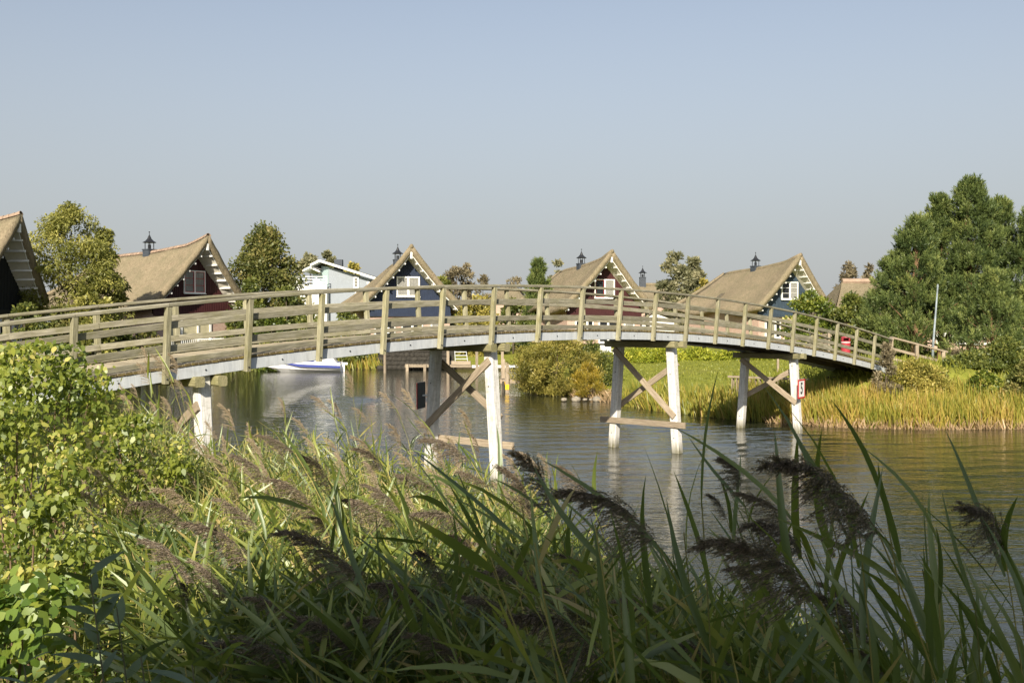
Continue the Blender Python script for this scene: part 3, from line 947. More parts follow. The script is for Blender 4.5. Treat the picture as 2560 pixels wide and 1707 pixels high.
    if lower == 'cream':
        m = MB(); m.box((-2.9, -.03, .2), (1.9, .0, 2.75)); m.build("wall_panel", M_cwall, h)
        for x_ in (-2.9, -1.5, .3, 1.7): 
            m = MB(); m.box((x_, -.12, 0), (x_+.18, -.035, 2.8)); m.build("door_frame", M_white, h)
    else:
        window(h, -3.4, -1.3, .5, 2.5, -.04, 3, False, (False, True), 0)
        window(h, -.7, 1.5, .1, 2.5, -.04, 2, False, (False,), 0, name="terrace_door")
        window(h, 2.3, 3.5, .9, 2.4, -.04, 1, False, (True,), 1)
    chimney(h, 0, -OV+8.0, ridge_pt(8/14).z, .66)
    if skylight:
        p = surf(.52, .62, -1, .16); q = surf(.64, .62, -1, .16); r2 = surf(.52, .68, -1, .16); s2 = surf(.64, .68, -1, .16)
        nrm = (q-p).cross(r2-p).normalized()
        if nrm.z < 0: nrm = -nrm
        m = MB(); m.add([p, q, s2, r2, p+nrm*.1, q+nrm*.1, s2+nrm*.1, r2+nrm*.1], [(4, 5, 6, 7), (0, 1, 5, 4), (1, 2, 6, 5), (2, 3, 7, 6), (3, 0, 4, 7)])
        m.build("skylight", M_glass, h)
    return h

house("thatched house with near-black gable cut off by the left edge of the photo", 54, 534, 72.6, -88, M_tar, M_tar, 'tile', seed=3, drop=1.0)
H1 = house("oxblood gabled thatched house with terracotta ridge tiles, behind the bridge's left part", 522, 588, 91, -57, M_red, M_redb, 'tile', red=2, lower='cream', seed=4, skylight=True, drop=1.6)
house("navy blue gabled thatched house right of the white modern house", 1029, 612, 102.5, -16, M_blue, M_blueb, seed=5, bars=0)
house("oxblood gabled thatched house above the middle of the bridge", 1531, 625, 109, -20, M_red, M_redb, red=1, seed=6, curtain=(False, True), bars=0)
house("slate blue gabled thatched house near the bridge's right end", 2003, 634, 116, -25, M_slate, M_slateb, seed=7, skylight=True, curtain=(False, True))
# balustrade in front of the left oxblood house
bl = empty("balustrade", at(480, 862, 84)); tag(bl, "low white slatted balustrade in front of the left oxblood house", "railing")
p0, p1 = at(420, 850, 84), at(560, 846, 86)
for k in range(30):
    p = p0.lerp(p1, k/29); stick("slat", (p.x, p.y, p.z-.75), (p.x, p.y, p.z), .03, .07, M_white, bl, (0, 1, 0), .003)
stick("handrail", p0, p1, .06, .06, M_white, bl); stick("bottom_rail", p0-Vector((0, 0, .7)), p1-Vector((0, 0, .7)), .05, .05, M_white, bl)

# far thatched roofs
def far_house(label, px0, px1, py_ridge, py_eave, D, chim=None, tiles=False, wallmat=None):
    a = at(px0, py_ridge, D); b = at(px1, py_ridge, D); e = at(px0, py_eave, D)
    w = b.x-a.x; base = gz((a.x+b.x)/2, D)
    r = empty("thatched_house", ((a.x+b.x)/2, D, base)); tag(r, label, "house", "thatched roofs farther back")
    H = a.z-base; HE = e.z-base; m = MB(); dp = 4.5; hx = w*.5; ex = hx+2.2
    n = 8; V = []; F = []
    for j in range(n+1):
        t = j/n
        for k in range(n+1):
            x = (-1+2*k/n)*(hx+(ex-hx)*t); V.append((x, -dp*t, H+(HE-H)*t-.3*math.sin(PI*t)+.05*math.sin(k*2.1)))
    for j in range(n):
        for k in range(n): F.append((j*(n+1)+k, (j+1)*(n+1)+k, (j+1)*(n+1)+k+1, j*(n+1)+k+1))
    F = [tuple(reversed(f)) for f in F]
    m.add(V, F); m.add([(-v[0], -v[1], v[2]) for v in V], F)
    for s_ in (-1, 1): m.add([(s_*hx, 0, H), (s_*ex, -dp, HE), (s_*ex, dp, HE)], [(0, 1, 2)] if s_ < 0 else [(0, 2, 1)])
    m.build("roof", M_thatch2, r, smooth=False)
    m = MB(); m.box((-hx-1.4, -dp+.7, 0), (hx+1.4, dp-.7, HE+.1)); m.build("wall", wallmat or M_brick, r)
    m = MB(); m.tube([(-hx, 0, H+.02), (hx, 0, H+.02)], .25, 8); m.build("ridge_roll", M_terra if tiles else M_thatch2, r)
    if chim is not None: chimney(r, chim, 0, H, 1.3)
    return r
far_house("distant thatched house whose chimney shows right of the middle oxblood house", 1600, 1665, 712, 758, 150, -1.5)
far_house("small distant thatched roof between the navy house and the dark pine", 1250, 1292, 720, 752, 165)
hb = far_house("thatched house half hidden behind the big pine on the right", 2105, 2330, 704, 800, 88, None, True)
for k, x_ in enumerate((-1.0, 3.0, 4.6)):
    window(hb, x_-.4, x_+.4, .6, 2.4, -3.85, 1, False, (True,), 2)
hb2 = far_house("low thatched house with pale walls seen between the pine branches at the right edge", 2380, 2560, 716, 800, 92, None)
for x_ in (-3, -1.6, 1, 3.5): window(hb2, x_-.5, x_+.5, .4, 2.4, -3.85, 1, False, (True,), 1)

# white modern house
def modern():
    D = 128
    o = at(845, 760, D); base = 2.1
    r = empty("modern_house", (o.x, D, base)); tag(r, "white and pale blue modern house with mono-pitch roofs left of the navy house", "house")
    def L(px, py, dy=0):
        p = at(px, py, D); return (p.x-o.x, dy, p.z-base)
    a = L(822, 668); b = L(935, 700); g0 = (a[0], 0, 0); g1 = (b[0], 0, 0)
    m = MB(); m.add([g0, g1, (b[0], 0, b[2]), (a[0], 0, a[2]), (g0[0], 8, 0), (g1[0], 8, 0), (b[0], 8, b[2]), (a[0], 8, a[2])], [(0,1,2,3), (5,4,7,6), (4,0,3,7), (1,5,6,2)])
    m.build("wall", M_lblue, r)
    c = L(800, 672); m = MB(); m.add([(c[0], 1, 0), (a[0]-.02, .0, 0), (a[0]-.02, .0, a[2]), (c[0], 1, a[2]+.2), (c[0], 8, 0), (c[0], 8, a[2]+.2)], [(0,1,2,3), (4,0,3,5)])
    m.build("side_wall", M_aqua, r)
    # roof slabs
    p, q = L(779, 661), L(802, 650); e = L(945, 695)
    m = MB()
    def slab(pa, pb, y0, y1, th, mi):
        m.add([(pa[0], y0, pa[2]), (pb[0], y0, pb[2]), (pb[0], y0, pb[2]-th), (pa[0], y0, pa[2]-th), (pa[0], y1, pa[2]), (pb[0], y1, pb[2]), (pb[0], y1, pb[2]-th), (pa[0], y1, pa[2]-th)],
              [(3,2,1,0), (4,5,6,7), (0,1,5,4), (7,6,2,3), (0,4,7,3), (1,2,6,5)], mi)
    slab(q, e, -1.0, 9, .28, 0); slab(p, q, -1.0, 9, .28, 0)
    m.build("roof", M_white, r)
    m = MB(); up = .06; slab((q[0]-.1, 0, q[2]+up), (e[0]+.1, 0, e[2]+up), -.9, 9.1, .055, 0); m.build("roofing", M_chim, r)
    m = MB(); p2, q2 = L(758, 675), L(776, 666); e2 = L(800, 677); slab(p2, q2, -.4, 7, .22, 0); slab(q2, e2, -.4, 7, .22, 0); m.build("lower_roof", M_white, r)
    m = MB(); s0 = L(776, 684); s1 = L(800, 684); m.box((s0[0], 1.5, 0), (s1[0], 8, s0[2])); m.build("lower_wall", M_aqua, r)
    # balcony with white rails, lower white storey
    m = MB(); b0 = L(748, 712); b1 = L(822, 712); m.box((b0[0], -1.4, 0), (b1[0]-.01, 1.4, b0[2]-.2)); m.build("lower_storey", M_white, r)
    for k, dz in enumerate((0, .35, .7, 1.0)):
        m = MB(); m.box((b0[0], -1.5, b0[2]-.1+dz), (b1[0], -1.42, b0[2]-.02+dz)); m.build("balcony_rail", M_white, r)
    for k in range(4):
        x_ = b0[0]+(b1[0]-b0[0])*k/3; m = MB(); m.box((x_-.04, -1.52, b0[2]-.2), (x_+.04, -1.4, b0[2]+.98)); m.build("balcony_post", M_white, r)
    for (x0, x1, y0, y1) in ((884, 897, 693, 720), (888, 897, 726, 750), (918, 924, 704, 718)):
        wa = L(x0, y1); wb = L(x1, y0); window(r, wa[0], wb[0], wa[2], wb[2], -.03, 1, False, (True,), 2)
    ch = L(835, 645); m = MB(); m.box((ch[0]-.5, 3, ch[2]-1.8), (ch[0]+.5, 4, ch[2])); m.build("chimney", M_chim, r)
modern()
# little white gable with orange roof
gw = empty("garden_house", at(1640, 800, 120)); gw.location.z = 1.9; tag(gw, "small white gabled garden house with orange roof behind the bridge railings", "shed")
m = MB(); m.box((-1.6, 0, 0), (2.2, 4, 2.6)); m.add([(-1.6, 0, 2.6), (2.2, 0, 2.6), (-.2, 0, 3.5), (-1.6, 4, 2.6), (2.2, 4, 2.6), (-.2, 4, 3.5)], [(0, 1, 2), (4, 3, 5)]); m.build("wall", M_white, gw)
m = MB(); m.add([(-.2, -.3, 3.56), (2.5, -.3, 2.6), (2.5, 4.3, 2.6), (-.2, 4.3, 3.56), (-1.9, -.3, 2.6), (-1.9, 4.3, 2.6)], [(0, 1, 2, 3), (4, 0, 3, 5)]); m.build("roof", M_terra, gw)

# ------------------------------------------------------------------ far bank: boat, jetties, ladder, quay
def boat():
    D = 90.5; c = at(752, 921, D)
    r = empty("speedboat", (c.x, D, 0), math.radians(4)); tag(r, "white speedboat with blue cover moored at the far bank", "boat")
    Lh = 7.0; st = []
    for k in range(13):
        t = k/12; x = -Lh/2+Lh*t
        b = 1.15*min(1, (t*1.9)**.62) if t < .53 else 1.15
        sh = .92-.16*t+(.05*(1-t)); kz = -.35+.5*max(0, .3-t)/.3*1.6
        xs = x+(.35*(1-t)**2)*0
        st.append([(x-(0 if t > .02 else 0), -b, sh), (x+.35*(1-t)**3, -b*.82, .18+.25*(1-t)**2), (x+.8*(1-t)**3, 0, kz), (x+.35*(1-t)**3, b*.82, .18+.25*(1-t)**2), (x, b, sh)])
    V = [p for s_ in st for p in s_]; F = []
    for i_ in range(12):
        for k in range(4):
            F.append((i_*5+k, i_*5+k+1, (i_+1)*5+k+1, (i_+1)*5+k))
    F.append((60, 61, 62, 63, 64))
    link("hull", mesh("hull", V, F, M_hull), r)
    m = MB()   # blue cover: arched from sheer to sheer
    V = []; F = []; n = 8
    for i_ in range(13):
        t = i_/12; s_ = st[i_]
        for k in range(n+1):
            u = k/n; y = s_[0][1]*(1-2*u)*(1.06 if k in (0, n) else 1); z = s_[0][2]+.02+math.sin(PI*u)*(.32*math.sin(PI*min(1, t*.9+.12)))
            V.append((s_[0][0], y*1.01, z-(.44*min(1, max(0, (t-.12)/.4))) * (1 if k in (0, n) else 0)))
    for i_ in range(12):
        for k in range(n): F.append((i_*(n+1)+k, i_*(n+1)+k+1, (i_+1)*(n+1)+k+1, (i_+1)*(n+1)+k))
    link("cover", mesh("cover", V, F, M_bluehull, smooth=True), r)
    m = MB(); m.add([(1.1, -.95, .82), (3.2, -1.05, .78), (3.2, 1.05, .78), (1.1, .95, .82), (1.9, -.7, 1.3), (2.7, -.75, 1.32), (2.7, .75, 1.32), (1.9, .7, 1.3)], [(0,1,5,4), (1,2,6,5), (2,3,7,6), (3,0,4,7), (4,5,6,7)])
    m.build("tonneau", M_hull, r)
    m = MB(); m.box((3.5, -.2, .0), (3.8, .2, .6)); m.box((3.55, -.22, .6), (4.05, .22, .78)); m.build("outboard", M_hull, r)
    m = MB(); m.tube([st[k][0] for k in range(13)], .035, 6); m.tube([st[k][4] for k in range(13)], .035, 6); m.build("rubbing_strake", M_hull, r)
boat()
jt = empty("far_jetty", at(1100, 915, 92)); tag(jt, "long low timber jetty at the far bank behind the left bent", "jetty")
def jp(px, z, D): 
    p = at(px, 900, D); return Vector((p.x, D, z))
for k in range(22): 
    px = 1016+k*7.4
    stick("plank", jp(px, .52, 91.6), jp(px, .52, 93.4), .235, .05, M_brace, jt)
stick("beam", jp(1012, .42, 91.55), jp(1178, .42, 91.55), .08, .2, M_brace, jt)
for px in (1018, 1062, 1120, 1192, 1256):
    stick("post", jp(px, -.5, 91.45), jp(px, 1.95 if px > 1100 else .6, 91.45), .24, .24, M_brace, jt, (0, 1, 0))
stick("mooring_beam", jp(1180, .40, 91.5), jp(1300, .40, 91.5), .25, .22, M_white, jt)
ld = empty("ladder", jp(1150, .55, 91.7)); tag(ld, "pale ladder-like steps going up from the far jetty", "ladder")
la0, la1 = jp(1139, .6, 91.6), jp(1170, .6, 91.6); lb0, lb1 = jp(1136, 2.1, 93), jp(1164, 2.1, 93)
stick("rail", la0, lb0, .06, .1, M_alu, ld, (0, 1, 0)); stick("rail", la1, lb1, .06, .1, M_alu, ld, (0, 1, 0))
for k in range(5): t = (k+.5)/5; stick("rung", la0.lerp(lb0, t), la1.lerp(lb1, t), .07, .06, M_alu, ld)
box_ = MB(); box_.box((-.85, -.4, 0), (.85, .4, .32)); bo = box_.build("landing_step", M_brace); bo.location = jp(1153, .55, 91.9); tag(bo, "pale wooden block step at the foot of the far jetty ladder", "step")
qw = empty("quay_wall", jp(930, 0, 95)); tag(qw, "dark boulder quay wall along the far bank left of the jetty", "wall")
rs = random.Random(5)
def stone_mesh(seed, sx, sy, sz):
    bm_ = MB(); n = 8; V = []; F = []
    for j in range(5):
        ph = PI*j/4
        for k in range(n):
            th = 2*PI*k/n; p = Vector((math.sin(ph)*math.cos(th), math.sin(ph)*math.sin(th), math.cos(ph)))
            f = 1+.28*noise.noise(p*1.3+Vector((seed, 0, 0)))
            V.append((p.x*sx*f, p.y*sy*f, p.z*sz*f))
    for j in range(4):
        for k in range(n): F.append((j*n+k, (j+1)*n+k, (j+1)*n+(k+1) % n, j*n+(k+1) % n))
    return V, F
sv = []
for q in range(5):
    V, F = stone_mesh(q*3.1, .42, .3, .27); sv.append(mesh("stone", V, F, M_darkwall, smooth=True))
for row in range(5):
    for k in range(14):
        p = jp(952+k*12.2+(row % 2)*6, .15+row*.38, 94.2+row*.18)
        M = Matrix.Rotation(rs.uniform(-.3, .3), 4, 'Z'); M.translation = p-qw.location
        link("stone", sv[rs.randrange(5)], qw, M)
stick("coping", jp(945, 2.05, 95.1), jp(1130, 2.05, 95.1), .6, .14, M_stone, qw)
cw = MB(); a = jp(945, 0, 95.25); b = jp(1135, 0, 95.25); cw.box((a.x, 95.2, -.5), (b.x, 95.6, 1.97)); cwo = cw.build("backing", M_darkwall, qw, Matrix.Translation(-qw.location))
# near jetty with yellow marker
nj = empty("small_jetty", jp(1290, 0, 64)); tag(nj, "small timber jetty with a yellow marked post beside the willow bush", "jetty")
for k in range(12): stick("plank", jp(1252+k*9, .78, 63.6), jp(1252+k*9+4, .78, 65.4), .2, .05, M_brace, nj)
stick("beam", jp(1250, .66, 63.55), jp(1362, .66, 63.55), .08, .2, M_brace, nj); stick("beam", jp(1250, .66, 65.4), jp(1362, .66, 65.4), .08, .2, M_brace, nj)
stick("post", jp(1268, -.5, 63.4), jp(1268, 1.85, 63.4), .22, .22, M_brace, nj, (0, 1, 0)); stick("post", jp(1258, -.5, 65.2), jp(1259, 2.0, 65.2), .2, .2, M_brace, nj, (0, 1, 0))
stick("post", jp(1258, -.5, 63.35), jp(1258, .7, 63.35), .14, .14, M_dark, nj, (0, 1, 0))
stick("marker_band", jp(1268, .2, 63.28), jp(1268, .52, 63.28), .235, .03, M_yell, nj, (0, -1, 0)); stick("marker_band", jp(1255, .58, 63.48), jp(1263, .58, 63.48), .04, .17, M_yell, nj)
# mooring posts
for i_, (px, py, D, hh, lab) in enumerate(((962, 918, 88, 2.0, "lone mooring post standing in the water left of the quay boulders"), (2345, 0, 0, 0, ""))):
    if not lab: continue
    p = jp(px, 0, D); m = MB(); m.tube([(0, 0, -.8), (0, 0, hh-.1), (0, 0, hh)], [.12, .11, .06], 8); o = m.build("mooring_post", M_brace); o.location = p; tag(o, lab, "post")

# lamp pole, bin, path, stones, garden chairs
m = MB(); m.tube([(0, 0, 0), (0, 0, .8), (.22, 0, 3.9)], [.07, .06, .035], 8)
lp = empty("lamp_post", at(2332, 905, 53)); tag(lp, "slim pale lamp post leaning a little in front of the big pine", "lamp post")
lp.location.z = gz(lp.location.x, 53)-.1
m.build("pole", M_lamp, lp, smooth=True)
m = MB(); m.tube([(.22, 0, 3.9), (.22, 0, 4.05)], [.055, .03], 8); m.build("lamp_head", M_lamp, lp)
p = at(2114, 884, 54); bn = empty("litter_bin", (p.x, 54, p.z)); tag(bn, "round red litter bin with pale band behind the bridge's right end", "litter bin")
m = MB(); m.lathe([(.24, 0), (.27, .05), (.27, .62)], 16); m.build("body", M_bin, bn, smooth=False); bn.scale = (.88, .88, .92)
m = MB(); m.lathe([(.272, .621), (.272, .66)], 16); m.build("band", M_white, bn)
m = MB(); m.lathe([(.27, .661), (.27, .72)], 16)
for k in range(16):
    if k in (10, 11, 12): continue
    an = 2*PI*k/16; an2 = 2*PI*(k+1)/16
    m.add([(.27*math.cos(an), .27*math.sin(an), .72), (.27*math.cos(an2), .27*math.sin(an2), .72), (.27*math.cos(an2), .27*math.sin(an2), .9), (.27*math.cos(an), .27*math.sin(an), .9)], [(0, 1, 2, 3)])
m.lathe([(.28, .9), (.26, .95), (.1, .98)], 16); m.build("hood", M_bin, bn)
m = MB(); m.box((-.07, -.07, gz(p.x, 54)-p.z-.1), (.07, .07, .01)); m.build("stand", M_iron, bn)
V = []; F = []
pc = [at(2180, 906, 49), at(2300, 903, 54), at(2420, 905, 55), at(2560, 900, 58), at(2800, 900, 60)]
for i_, q in enumerate(pc):
    for s_ in (-1, 1): V.append((q.x, q.y+s_*1.0, max(gz(q.x, q.y+s_*1.0), gz(q.x, q.y))+.03))
for i_ in range(len(pc)-1): F.append((2*i_, 2*i_+2, 2*i_+3, 2*i_+1))
pt = link("path", mesh("path", V, F, M_pave)); tag(pt, "pale footpath leading from the bridge past the pines", kind='structure')
V, F = stone_mesh(9.7, .55, .4, .3)
lst = [mesh("stone", *stone_mesh(k*2.7+1, .5, .38, .28), M_stone, smooth=True) for k in range(4)]
for i_, (px, sc, lab) in enumerate(((1440, .6, "flat pale shore stone, second largest, left of the pile of stones at the willow"), (1492, .68, "largest pale boulder on the shore right of the willow bush"), (1462, .3, "small rounded shore stone between the two larger ones"), (1410, .42, "flat grey stone at the water's edge under the willow bush"), (1476, .24, "smallest shore stone touching the largest boulder's left side"))):
    p = at(px, 1004, 56.6); o = link("boulder", lst[i_ % 4]); o.location = (p.x, 56.6-.02*i_, .1); o.scale = (sc, sc, sc); o.rotation_euler = (0, 0, i_*1.3); tag(o, lab, "stone")
for i_, (px, D, lab) in enumerate(((1508, 96, "white garden chair, left one on the terrace of the middle oxblood house"), (1524, 97, "white garden chair, right one on the terrace of the middle oxblood house"))):
    p = at(px, 860, D); c = empty("garden_chair", (p.x, D, gz(p.x, D)), .4*i_); tag(c, lab, "chair", "white garden chairs")
    m = MB(); m.box((-.28, -.28, .42), (.28, .28, .46)); m.build("seat", M_white, c)
    m = MB(); m.box((-.28, .25, .47), (.28, .3, 1.05)); m.build("backrest", M_white, c)
    for a_ in (-1, 1):
        for b_ in (-1, 1): m = MB(); m.box((a_*.25-.025, b_*.25-.025, 0), (a_*.25+.025, b_*.25+.025, .415)); m.build("leg", M_white, c)
    for a_ in (-1, 1): m = MB(); m.box((a_*.3-.03, -.28, .66), (a_*.3+.03, .25, .69)); m.build("armrest", M_white, c)

# ------------------------------------------------------------------ trees and shrubs
def wood_skel(m, base, top, r0, ends, rng):
    """trunk from base to top with limbs to the points in ends"""
    base = Vector(base); top = Vector(top); n = 6; pts = []
    for k in range(n+1):
        t = k/n; p = base.lerp(top, t); p += Vector((rng.uniform(-1, 1), rng.uniform(-1, 1), 0))*r0*.8*(0 < k < n); pts.append(p)
    m.tube(pts, [r0*(1-.8*k/n) for k in range(n+1)], 7)
    for e in ends:
        e = Vector(e); t = min(.9, max(.15, (e.z-base.z)/(top.z-base.z)-.25*rng.random()-.1)); f = t*n; k = int(f); s = pts[k].lerp(pts[min(n, k+1)], f-k)
        mid = s.lerp(e, .5)+Vector((0, 0, .08*(e-s).length)); rr_ = r0*.38*(1-.6*t)
        m.tube([s, mid, e], [rr_, rr_*.6, rr_*.2], 5, cap=False)

def tree(name, label, cat, px, py_top, D, width_px, mat, profile='round', ncl=60, nleaf=7000, leaf=.3, aspect=.6, z_bottom=.2, seed=1, group=None, bark=None, tilt=0, droop=0, base_z=None, depth=.8, up=.0, gap=.0, loc=None, H=None, Rr=None, clump=.2, barez=None):
    rng = np.random.default_rng(seed); pr = random.Random(seed)
    if loc is None:
        t = at(px, py_top, D); bz = gz(t.x, D) if base_z is None else base_z
        loc = Vector((t.x, D, bz)); H = t.z-bz; Rr = width_px*D/FPX/2*1.18
    r = empty(name, loc); tag(r, label, cat, group)
    zs = rng.uniform(z_bottom, 1, ncl)
    def env(z):
        q = np.clip((z-z_bottom)/(1-z_bottom), 0, 1)
        if profile == 'round': return np.sqrt(np.clip(1-(2*q-.95)**2*.95, 0.02, 1))
        if profile == 'cone': return np.clip(1.02-q, 0, 1)**.62*np.clip(.6+q*3, 0, 1)*.95+.03
        if profile == 'wide': return np.sqrt(np.clip(1-q**2.2, 0.02, 1))
        if profile == 'column': return np.clip(np.sin(PI*np.clip(q*.9+.1, 0, 1)), 0.1, 1)**.5
        if profile == 'dome': return np.sqrt(np.clip(1-q*q, .02, 1))
        if profile == 'irreg': return np.clip(.82+.18*np.sin(q*7+seed), .2, 1)*np.sqrt(np.clip(1-(2*q-.9)**2*.9, .03, 1))
    e = env(zs); an = rng.uniform(0, 2*PI, ncl); rad = np.sqrt(rng.uniform(.2, 1, ncl))*e*Rr
    cr = Rr*clump*rng.uniform(.65, 1.25, ncl)
    rad = np.maximum(rad-cr*.5, 0)
    C = np.stack([rad*np.cos(an)+tilt*zs*H, rad*np.sin(an)*depth, zs*H-cr*.4], 1)
    per = (nleaf*(cr**2)/np.sum(cr**2)).astype(int)+1
    P, Dn, T, LL = [], [], [], []
    for c, rr_, k in zip(C, cr, per):
        d = rdir(k, rng); rad_ = rr_*rng.uniform(.45, 1.12, (k, 1))
        p = c+d*rad_*np.array([1, 1, .8]); P.append(p)
        dd = unit(d+rng.normal(size=(k, 3))*.8+np.array([0, 0, up])); Dn.append(dd)
        T.append(np.clip(.42+.22*rng.normal()+rng.normal(0, .2, k)+.12*d[:, 2], 0, 1))
    P = np.concatenate(P); Dn = np.concatenate(Dn); T = np.concatenate(T)
    P[:, 2] = np.maximum(P[:, 2], .05)
    Lf = leaf*rng.uniform(.6, 1.35, len(P))
    fol("crown", [blades(P, Dn, Lf, Lf*aspect, T, droop=droop, rng=rng)], mat, r)
    m = MB(); idx = rng.choice(ncl, min(ncl, 16), replace=False)
    wood_skel(m, (0, 0, -.2), (tilt*H*.85, 0, H*.86), max(.04, H*.017), [tuple(C[q]) for q in idx], pr)
    m.build("trunk", bark or M_bark, r, smooth=True)
    return r

tree("willow_tree", "large yellow-green willow between the two left houses", "tree", 178, 510, 78, 235, G_willow, 'round', 260, 36000, .25, .4, .06, 21, droop=.35, clump=.16)
tree("willow_tree", "lower right lobe-crowned willow beside the left oxblood house", "tree", 262, 575, 80, 100, G_willow, 'round', 60, 8000, .32, .45, .05, 22, droop=.35, clump=.24)
tree("shrub", "low yellow-green shrub under the willows at the left", "shrub", 225, 705, 76, 150, G_willow, 'dome', 40, 5000, .3, .5, .02, 23)
tree("alder_tree", "tall dark alder with pointed crown between oxblood house and white modern house", "tree", 662, 566, 98, 275, G_alder, 'cone', 260, 26000, .27, .7, .05, 24, clump=.135)
tree("shrub", "round dark green shrub at the foot of the tall alder", "shrub", 625, 700, 93, 110, G_green, 'dome', 40, 5000, .3, .7, .02, 25)
tree("shrub", "green shrub right of the tall alder below the white house balcony", "shrub", 715, 715, 94, 90, G_green, 'dome', 36, 4000, .3, .7, .02, 26)
tree("tree", "pale grey-green tree top left of the white modern house's roof", "tree", 775, 632, 150, 70, G_grey, 'round', 40, 4000, .45, .6, .2, 27)
tree("tree", "small round tree top showing above the white modern house's chimney", "tree", 818, 628, 152, 46, G_grey, 'round', 30, 3000, .45, .6, .2, 28)
tree("tree", "low brownish tree top behind the white modern house's sloping roof", "tree", 880, 658, 152, 60, G_olive, 'round', 30, 2500, .45, .6, .2, 29)
tree("birch_tree", "brown thin-leaved tree right of the navy house", "tree", 1140, 668, 125, 75, G_brown, 'round', 50, 3600, .4, .35, .15, 30, up=.6)
tree("birch_tree", "narrow pointed brown tree, the taller of the two right of the navy house", "tree", 1168, 662, 127, 48, G_brown, 'column', 40, 3200, .4, .35, .1, 31, up=.6)
tree("tree", "dark green tree behind the navy house's right roof slope", "tree", 1105, 695, 112, 70, G_green, 'round', 40, 4500, .35, .6, .05, 32)
tree("shrub", "broad olive shrub between the navy house and the middle oxblood house", "shrub", 1195, 742, 104, 130, G_olive, 'dome', 50, 6000, .32, .6, .02, 33)
tree("shrub", "dark green shrub behind the bridge rails left of the middle oxblood house", "shrub", 1282, 750, 106, 90, G_green, 'dome', 40, 4500, .32, .6, .02, 34)
tree("tree", "reddish bare-twigged tree far behind the small distant roof", "tree", 1208, 690, 160, 46, G_brown, 'round', 24, 1500, .5, .3, .2, 35, up=.6)
tree("tree", "far brownish tree top just left of the dark pine", "tree", 1285, 690, 165, 70, G_brown, 'round', 24, 1800, .5, .3, .2, 36, up=.6)
tree("tree", "feathery grey-green tree touching the middle oxblood house's roof", "tree", 1396, 654, 135, 60, G_grey, 'column', 40, 4000, .4, .5, .1, 37, up=.4)
tree("poplar_tree", "tall grey-green tree between the middle oxblood house and the slate blue house", "tree", 1692, 630, 138, 90, G_grey, 'column', 70, 8000, .42, .5, .06, 38, up=.4)
tree("poplar_tree", "shorter right-hand neighbour of the tall grey-green tree", "tree", 1735, 645, 137, 70, G_grey, 'column', 60, 6000, .42, .5, .06, 39, up=.4)
tree("shrub", "olive bush at the foot of the tall grey-green tree", "shrub", 1760, 695, 134, 60, G_olive, 'dome', 34, 3500, .4, .5, .03, 40)
tree("tree", "reddish brown tree top above the half-hidden roof by the pine", "tree", 2120, 660, 130, 66, G_brown, 'round', 40, 2600, .42, .3, .2, 41, up=.5)
tree("tree", "small brown tree top between the half-hidden roof and the pine", "tree", 2172, 662, 130, 36, G_brown, 'column', 30, 1800, .42, .3, .2, 42, up=.5)
tree("shrub", "yellow-green bush in front of the slate blue house's gable", "shrub", 2030, 730, 76, 150, G_bush, 'dome', 70, 9000, .2, .7, .02, 43)
tree("shrub", "rounded green bush with reddish patches right of the slate blue house", "shrub", 2130, 738, 74, 150, G_green, 'dome', 70, 10000, .2, .7, .02, 44)
tree("shrub", "dark glossy bush behind the red litter bin", "shrub", 2150, 800, 62, 120, G_green, 'dome', 50, 7000, .17, .7, .02, 45)
tree("shrub", "dark bush behind the landing railing under the pine", "shrub", 2260, 830, 66, 190, G_green, 'dome', 70, 8000, .17, .7, .02, 46)
for i_, (px, py, D, w, lab) in enumerate(((590, 790, 92, 90, "leafy green hedge bush behind the rails, nearest the left oxblood house"), (680, 782, 92, 120, "broad green hedge bush behind the rails above the boat's bow"), (770, 778, 92, 110, "green hedge bush behind the rails above the boat's cover"), (860, 776, 95, 110, "darker hedge bush touching the navy house's left corner"))):
    tree("hedge_bush", lab, "shrub", px, py, D, w, G_green if i_ != 1 else G_bush, 'dome', 40, 5200, .25, .7, .02, 60+i_, group="hedge bushes along the far bank")
for i_, (px, py, D, w, mt, lab) in enumerate(((60, 760, 66, 150, G_green, "dark bushes' leftmost one, below the near-black gable behind the rails"), (150, 770, 70, 130, G_alder, "dusky bush under the big willow behind the rails"), (290, 800, 78, 120, G_green, "bush hiding the left oxblood house's side wall"), (370, 820, 80, 110, G_alder, "low dark bush left of the balustrade"), (230, 790, 66, 130, G_willow, "yellowish bush between the willow and the oxblood house behind the rails"))):
    tree("shrub", lab, "shrub", px, py, D, w, mt, 'dome', 44, 6000, .24, .6, .0, 140+i_)
# low bright junipers above the lawn
for i_, (px, py, D, w, lab) in enumerate(((1590, 868, 80, 90, "leftmost low golden juniper, beside the middle bent's far pile"), (1660, 872, 78, 110, "golden juniper seen between the middle bent's piles"), (1745, 876, 77, 110, "spreading golden juniper just right of the middle bent"), (1830, 880, 76, 110, "golden juniper left of the right bent"), (1915, 886, 75, 100, "golden juniper seen between the right bent's piles"), (1985, 892, 74, 70, "small golden juniper behind the right bent's near pile"))):
    tree("juniper", lab, "shrub", px, py, D, w*1.15, G_juni, 'dome', 46, 5200, .22, .35, .02, 70+i_, group="low golden junipers above the lawn", droop=.0, up=.3, depth=.6, clump=.28)
